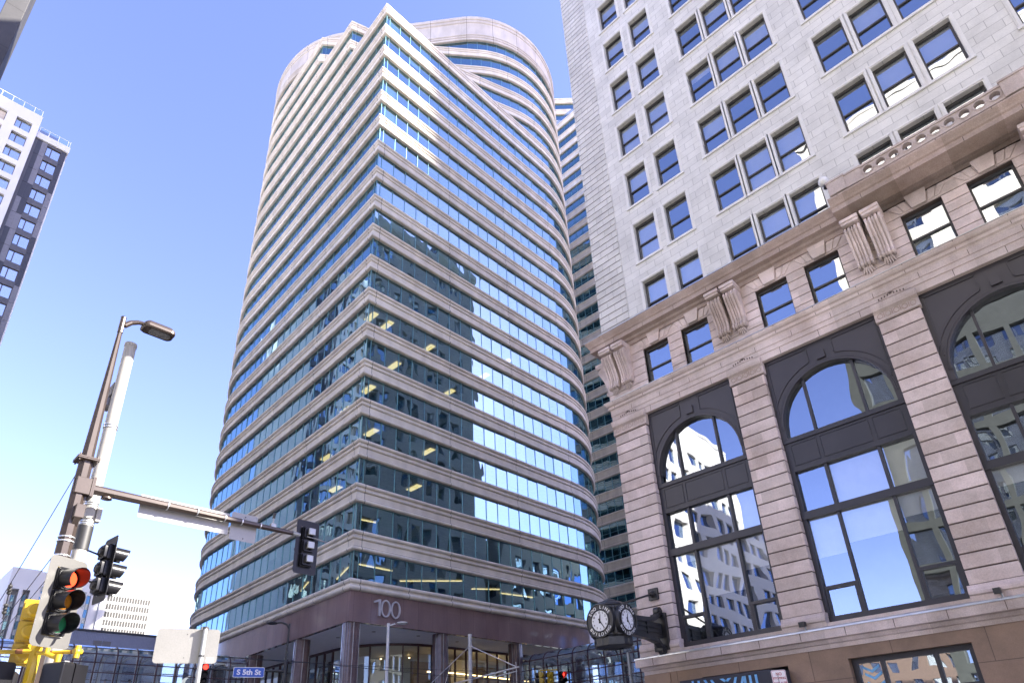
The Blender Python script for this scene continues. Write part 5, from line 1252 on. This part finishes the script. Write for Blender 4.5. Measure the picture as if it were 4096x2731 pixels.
# overhead wires
def wire(label, pts, r=0.010, sag=0.15):
    o = []
    for a, b in zip(pts, pts[1:]):
        a = Vector(a); b = Vector(b)
        for i in range(12): t = i / 12; p = a.lerp(b, t); p.z -= sag * 4 * t * (1 - t); o.append(p)
    o.append(Vector(pts[-1])); m = MB().path(o, r, 5); ob = m.build('overhead_wire', 'wire'); tag(ob, label, 'wire'); return ob
wire('thin steel guy wire running steeply down left from brown column flange', [(2.54, 14.08, 7.38), (2.40, 17.68, 5.46), (2.16, 23.5, 2.4)], 0.008, 0.01)
wire('thin guy wire running down left from straps of brown column', [(2.62, 14.22, 5.93), (2.9, 20.4, 5.46), (3.2, 27.0, 4.9)], 0.008, 0.02)
wire('trolley wire crossing the street in front of tower lobby columns', [(-20, 31.5, 6.7), (8, 31.6, 6.95), (31.2, 31.9, 7.35), (70, 31.8, 7.2)], 0.014, 0.12)
wire('lower trolley wire passing below the left skyway', [(-20, 26.4, 6.2), (15, 26.5, 6.15), (33.3, 26.6, 6.0), (70, 26.6, 6.4)], 0.013, 0.10)
wire('span wire with small insulators at lower left', [(2.62, 14.3, 5.45), (2.75, 19.5, 4.9), (2.9, 26.0, 4.2)], 0.007, 0.03)
for p_, q_ in (((33.3, 22.5, 6.13), (29.5, 21.0, 5.4)), ((33.3, 22.5, 6.13), (37.5, 20.8, 5.5))): wire('tie wire sloping from grey pole before right skyway', [p_, q_], 0.02, 0.0)['group'] = 'tie wires of the grey pole'
ins_ = thing('wire_insulator', 'black insulators hung between the guy wires at far left', 'insulator', (2.5, 17.6, 5.4))
mi_ = MB(); pa, pb = Vector((2.43, 17.15, 5.76)), Vector((2.55, 17.75, 5.10))
for k in range(6): mi_.sphere(pa.lerp(pb, (0.1, 0.2, 0.28, 0.62, 0.72, 0.82)[k]), 0.045, 10, 6)
mi_.tube(pa, pb, 0.012, n=6); mi_.build('insulator_body', 'ink', ins_)

# ------------------------------------------------------------------ other buildings
# white and grey apartment tower at the left
ap = thing('apartment_tower', 'white framed apartment tower with grey panelled corner and roof railing', 'apartment building', (-8, 110, 0))
AY = 100.0
FH = 3.05
whole = [(x - 0.98, x + 0.98, 94.55 + 1.95 - FH * r - 2.05, 94.55 + 2.0 - FH * r) for x in (-0.72, -7.3, -10.2) for r in range(30)] + [(x - 0.72, x + 0.72, 94.55 + 1.95 - FH * r - 2.05, 94.55 + 2.0 - FH * r) for x in (-3.65, -5.2) for r in range(30)]
whole = [h_ for h_ in whole if h_[2] > 2]
w = MB(); holes_wall(w, 'Y', AY, -30, 1.14, 0, 98.9, whole, 0.55, 1)
w.box(-30, 1.14, AY + 0.6, AY + 30, 0, 98.9); w.quad((1.14, AY, 0), (1.14, AY + 0.6, 0), (1.14, AY + 0.6, 98.9), (1.14, AY, 98.9)); w.quad((-30, AY, 98.9), (1.14, AY, 98.9), (1.14, AY + 0.6, 98.9), (-30, AY + 0.6, 98.9))
w.build('white_wall', 'white_wall', ap)
gyh = [(2.88, 4.76, 94.46 - FH * r - 2.05, 94.46 - FH * r) for r in range(30)]
g = MB(); holes_wall(g, 'Y', AY + 0.7, 1.14, 5.42, 0, 94.95, gyh, 0.25, 1); g.build('grey_wall', 'clad_mid', ap)
MB().box(1.14, 5.60, AY + 1.2, AY + 30, 0, 94.9).box(5.42, 5.60, AY + 0.72, AY + 1.2, 0, 93.2).build('side_wall', 'white_wall', ap)
for r in range(30):
    z1 = 94.9 - FH * r; z0 = z1 - FH + 0.03
    for xa, xb, dark in ((1.55, 2.15, r % 6 < 4), (2.17, 2.86, r % 5 > 2), (4.80, 5.40, r % 6 < 3)):
        MB().box(xa, xb, AY + 0.655, AY + 0.7, z0, z1 - 0.02).build('cladding_panel', 'clad_dark' if dark else 'clad_light', ap)
MB().box(1.16, 5.64, AY + 0.45, AY + 30, 94.95, 96.1).build('roof_edge', 'white_wall', ap)
fr0 = None
for k, h_ in enumerate(gyh[:22] + [x for x in whole if x[0] > -9 and x[2] > 40][:66]):
    y = AY + (0.90 if h_[0] > 1 else 0.42)
    m = MB(); a, b, c, d_ = h_
    m.box(a, a + 0.08, y - 0.03, y + 0.05, c, d_).box(b - 0.08, b, y - 0.03, y + 0.05, c, d_).box(a, b, y - 0.03, y + 0.05, d_ - 0.1, d_).box(a, b, y - 0.03, y + 0.05, c, c + 0.1)
    s_ = a + (b - a) * 0.36; m.box(s_ - 0.07, s_ + 0.07, y - 0.03, y + 0.05, c, d_).box(a, s_, y - 0.03, y + 0.05, c + 0.18, c + 0.25)
    wn = m.build('window', 'sash', ap)
    t = rnd.uniform(-0.03, 0.03)
    beige = (-4.5 < a < -4.0)
    MB().quad((a, y, c), (b, y + t, c), (b, y + t, d_), (a, y, d_)).build('panes', 'beige_panel' if beige else 'far_glass', wn)
rest = MB()
for h_ in whole: 
    if not (h_[0] > -9 and h_[2] > 40): rest.quad((h_[0], AY + 0.5, h_[2]), (h_[1], AY + 0.5, h_[2]), (h_[1], AY + 0.5, h_[3]), (h_[0], AY + 0.5, h_[3]))
for h_ in gyh[22:]: rest.quad((h_[0], AY + 0.93, h_[2]), (h_[1], AY + 0.93, h_[2]), (h_[1], AY + 0.93, h_[3]), (h_[0], AY + 0.93, h_[3]))
tag(rest.build('lower_windows', 'far_glass', ap), kind='stuff')
rg = MB().box(-30, 1.0, AY + 0.15, AY + 0.17, 98.9, 100.1).box(1.3, 5.5, AY + 0.6, AY + 0.62, 96.1, 97.3).box(5.5, 5.52, AY + 0.6, AY + 6, 96.1, 97.3); rg.build('railing_glass', 'rail_glass', ap)
rp_ = MB()
for x in (-4.3, -2.9, -1.5, -0.1, 0.95): rp_.box(x - 0.04, x + 0.04, AY + 0.12, AY + 0.2, 98.9, 100.15)
for x in (1.35, 2.6, 3.9, 5.2, 5.48): rp_.box(x - 0.04, x + 0.04, AY + 0.57, AY + 0.65, 96.1, 97.35)
rp_.box(-30, 1.0, AY + 0.13, AY + 0.19, 100.1, 100.16).box(1.3, 5.5, AY + 0.58, AY + 0.64, 97.3, 97.36); rp_.build('railing', 'white_paint', ap)
pn_ = MB().box(-30, -1.2, AY + 6, AY + 20, 98.9, 104.2).box(1.3, 4.0, AY + 5, AY + 14, 96.1, 101.0)
for k in range(40): pn_.box(-14 + k * 0.32, -13.85 + k * 0.32, AY + 5.9, AY + 6, 99, 104.2)
pn_.build('penthouse', 'clad_mid', ap)
# dark stone slab at the top left corner
ds = thing('stone_tower', 'dark stone slab tower cut by top left corner of photo', 'tower', (-3.1, 48, 0))
MB().box(-3.72, -2.55, 45, 50.6, 0, 72).build('shaft', 'slate_stone', ds, bevel=0.04)
MB().box(-3.80, -2.47, 44.9, 50.7, 72, 73).build('coping', 'grey_dark', ds)
# distant white buildings at lower left
fb = thing('white_building', 'white office block with deep dark window slots behind the signals', 'office building', (27, 160, 0))
FY = 150.0
sl = [(22.0 + 1.78 * k, 22.75 + 1.78 * k) for k in range(2)]
w = MB()
w.box(20.9, 25.6, FY, FY + 25, 36.2, 40.2)
xs_ = [20.9, 22.0, 22.75, 23.8, 24.55, 25.6]
w.box(20.9, 21.6, FY, FY + 25, 0, 36.2); w.prism([(21.6, FY), (22.0, FY + 1.6), (21.6, FY + 1.6)], 'z', 0, 36.2)
w.box(22.75, 23.3, FY, FY + 1.7, 0, 36.2); w.prism([(23.3, FY), (23.75, FY + 1.6), (23.3, FY + 1.6)], 'z', 0, 36.2)
w.box(24.5, 25.6, FY, FY + 1.7, 0, 36.2); w.box(21.6, 24.5, FY + 1.75, FY + 25, 0, 36.2)
w.box(25.6, 34.6, FY + 0.4, FY + 25, 0, 40.1)
w.build('wall', 'white_wall', fb)
gs = MB().box(22.02, 22.74, FY + 1.66, FY + 1.74, 0, 35.3).box(23.78, 24.48, FY + 1.66, FY + 1.74, 0, 35.6); gs.build('window_slot', 'far_glass', fb)
for x in (26.4, 27.8, 29.2, 30.6, 31.6, 32.7, 33.6):
    for r in range(6):
        z = 37.2 - 1.95 * r
        if x > 33 and r > 1: continue
        MB().box(x - 0.2, x + 0.2, FY + 0.33, FY + 0.41, z - 1.25, z).build('window', 'far_glass', fb)
MB().box(34.0, 34.55, FY + 0.36, FY + 0.41, 30, 36.6).build('window_slot', 'far_glass', fb)
sb = thing('white_building', 'white slab building with rows of narrow slit windows at lower left', 'office building', (41.5, 165, 0))
w = MB().box(36.4, 46.55, FY, FY + 30, 0, 38.45).box(34.7, 41.2, FY + 0.3, FY + 28, 0, 40.5); w.build('wall', 'white_wall', sb)
p0 = None
for r in range(6):
    for k in range(16):
        x = 37.75 + k * 0.512 + r * 0.02; z = 37.05 - 1.62 * r
        if p0 is None: p0 = MB().box(x - 0.2, x + 0.2, FY - 0.05, FY + 0.02, z - 1.12, z).build('window', 'ink', sb); p0x, p0z = x, z
        else: c = p0.copy(); COL.objects.link(c); c.location = p0.location + Vector((x - p0x, 0, z - p0z))
cb_ = thing('low_building', 'low blue grey corrugated building between skyway and white slab', 'building', (28, 105, 0))
m = MB()
for k in range(60): m.box(22.0 + k * 0.19, 22.1 + k * 0.19, 99.94, 100, 12, 20.25)
m.box(21.9, 33.6, 100, 118, 0, 20.3); m.build('wall', 'corrugated', cb_)
MB().box(21.8, 33.7, 99.85, 118, 20.3, 20.55).build('roof_edge', 'grey_dark', cb_)
for x in (25.0, 26.1): MB().box(x - 0.48, x + 0.48, 99.88, 99.95, 18.4, 19.2).build('vent', 'grey_light', cb_)
MB().box(30.4, 33.5, 103, 108, 20.5, 21.1).build('roof_plant', 'beige_panel', cb_)

# neighbours across the avenue and behind the stone building: seen in the window reflections; the last is an added shade caster
def block(name, label, x0, x1, y0, y1, h, wall, glass_, faces, pw, ph, gw_, gh_):
    t = thing(name, label, 'office building', ((x0 + x1) / 2, (y0 + y1) / 2, 0))
    w = MB(); g = MB()
    for f in faces:
        if f in ('E', 'W'):
            pl_, inw = (x1, -1) if f == 'E' else (x0, 1); a, b, ax = y0, y1, 'X'
        else:
            pl_, inw = (y0, 1) if f == 'S' else (y1, -1); a, b, ax = x0, x1, 'Y'
        n = int((b - a - 1) / pw); st = (b - a - n * pw) / 2; nr = int((h - 5) / ph)
        hs = [(a + st + k * pw + (pw - gw_) / 2, a + st + k * pw + (pw + gw_) / 2, 3.5 + r * ph, 3.5 + r * ph + gh_) for k in range(n) for r in range(nr)]
        holes_wall(w, ax, pl_, a, b, 0, h, hs, 0.4, inw)
        for p, q_, r_, s_ in hs:
            e = rnd.uniform(-0.02, 0.02)
            P = (lambda u, z, d=0: (pl_ + inw * (0.4 + d), u, z)) if ax == 'X' else (lambda u, z, d=0: (u, pl_ + inw * (0.4 + d), z))
            g.quad(P(p, r_, e), P(q_, r_), P(q_, s_), P(p, s_, -e))
    i_ = 0.5
    w.box(x0 + i_, x1 - i_, y0 + i_, y1 - i_, 0, h - 0.2)
    w.build('wall', wall, t); tag(g.build('windows', glass_, t), kind='stuff')
    MB().box(x0, x1, y0, y1, h - 0.15, h + 0.6).build('roof', wall, t)
    return t
block('white_building', 'white gridded office block across the avenue mirrored in tower windows', -62, -8, 43, 92, 52, 'white_block', 'blue_glass', 'SE', 3.4, 3.7, 2.3, 2.1)
block('cream_building', 'cream office block across the avenue facing the stone building', -48, -14, -40, 10.5, 63, 'cream_wall', 'far_glass', 'EN', 3.6, 3.6, 2.0, 2.0)
block('dark_building', 'low dark glass building at the foot of the cream block across the avenue', -13.9, -10.5, -60, 10.8, 34, 'green_grey', 'far_glass', 'EN', 2.4, 3.6, 1.9, 2.9)
block('brick_building', 'low brown building closing the far end of the cross street', -125, -95, 8, 48, 22, 'brown_plain', 'far_glass', 'E', 3.2, 3.8, 1.6, 2.2)
block('white_building', 'lower white block with blue windows beyond the stone building', 68, 100, -12, 14, 34, 'white_wall', 'blue_glass', 'NW', 3.2, 3.6, 2.2, 2.0)
block('shade_tower', 'very tall slate block added far behind the stone building to shade the round tower', 228, 254, -221, -195, 350, 'grey_mid', 'far_glass', 'NW', 4.0, 4.0, 3.0, 2.6)  # added out of view to keep the sun off the round tower's right face

# ------------------------------------------------------------------ light and sky
AZ, EL = R(53), R(33)      # from +X towards -Y
sd = Vector((math.cos(AZ) * math.cos(EL), -math.sin(AZ) * math.cos(EL), math.sin(EL)))
sun = bpy.data.lights.new('Sun', 'SUN'); sun.energy = 4.2; sun.angle = R(0.5); sun.color = (1.0, 0.93, 0.82)
so_ = bpy.data.objects.new('Sun', sun); COL.objects.link(so_); so_.rotation_euler = (-sd).to_track_quat('-Z', 'Y').to_euler()
wd = bpy.data.worlds.new('World'); SC.world = wd; wd.use_nodes = True
nt = wd.node_tree; nt.nodes.clear()
out = nt.nodes.new('ShaderNodeOutputWorld'); bg = nt.nodes.new('ShaderNodeBackground'); sky = nt.nodes.new('ShaderNodeTexSky')
sky.sky_type = 'NISHITA'; sky.sun_disc = False; sky.sun_elevation = EL; sky.sun_rotation = math.atan2(sd.x, sd.y)
sky.air_density = 0.85; sky.dust_density = 0.3; sky.ozone_density = 4.0; sky.altitude = 250
bg.inputs['Strength'].default_value = 0.110
tint = nt.nodes.new('ShaderNodeMix'); tint.data_type = 'RGBA'; tint.blend_type = 'MULTIPLY'; tint.inputs[0].default_value = 1; tint.inputs[7].default_value = (1.12, 0.85, 0.97, 1)
nt.links.new(sky.outputs[0], tint.inputs[6]); nt.links.new(tint.outputs[2], bg.inputs[0]); nt.links.new(bg.outputs[0], out.inputs[0])

# ------------------------------------------------------------------ camera
cam = bpy.data.cameras.new('Camera'); co_ = bpy.data.objects.new('Camera', cam); COL.objects.link(co_)
cr_, cd_, cf_ = Vector((0.69052464, -0.72166229, -0.04877757)), Vector((0.27583755, 0.32507607, -0.90456575)), Vector((0.66864742, 0.61117025, 0.4235346))
mt = Matrix((cr_, -cd_, -cf_)).transposed().to_4x4(); mt.translation = Vector((0, 0, 1.7)); co_.matrix_world = mt
cam.sensor_width = 36; cam.sensor_fit = 'HORIZONTAL'; cam.lens = 2578.308 / 4096 * 36
cam.shift_x = -(2077.2 - 2048) / 4096; cam.shift_y = (1848.376 - 1365.5) / 4096
cam.clip_start = 0.1; cam.clip_end = 3000
SC.camera = co_
SC.view_settings.view_transform = 'Standard'; SC.view_settings.look = 'None'; SC.view_settings.gamma = 1; SC.view_settings.exposure = 2.55
SC.cycles.use_denoising = True; SC.cycles.max_bounces = 8; SC.cycles.transparent_max_bounces = 12; SC.cycles.glossy_bounces = 4; SC.cycles.diffuse_bounces = 3
SC.cycles.caustics_reflective = False; SC.cycles.caustics_refractive = False; SC.cycles.sample_clamp_indirect = 8
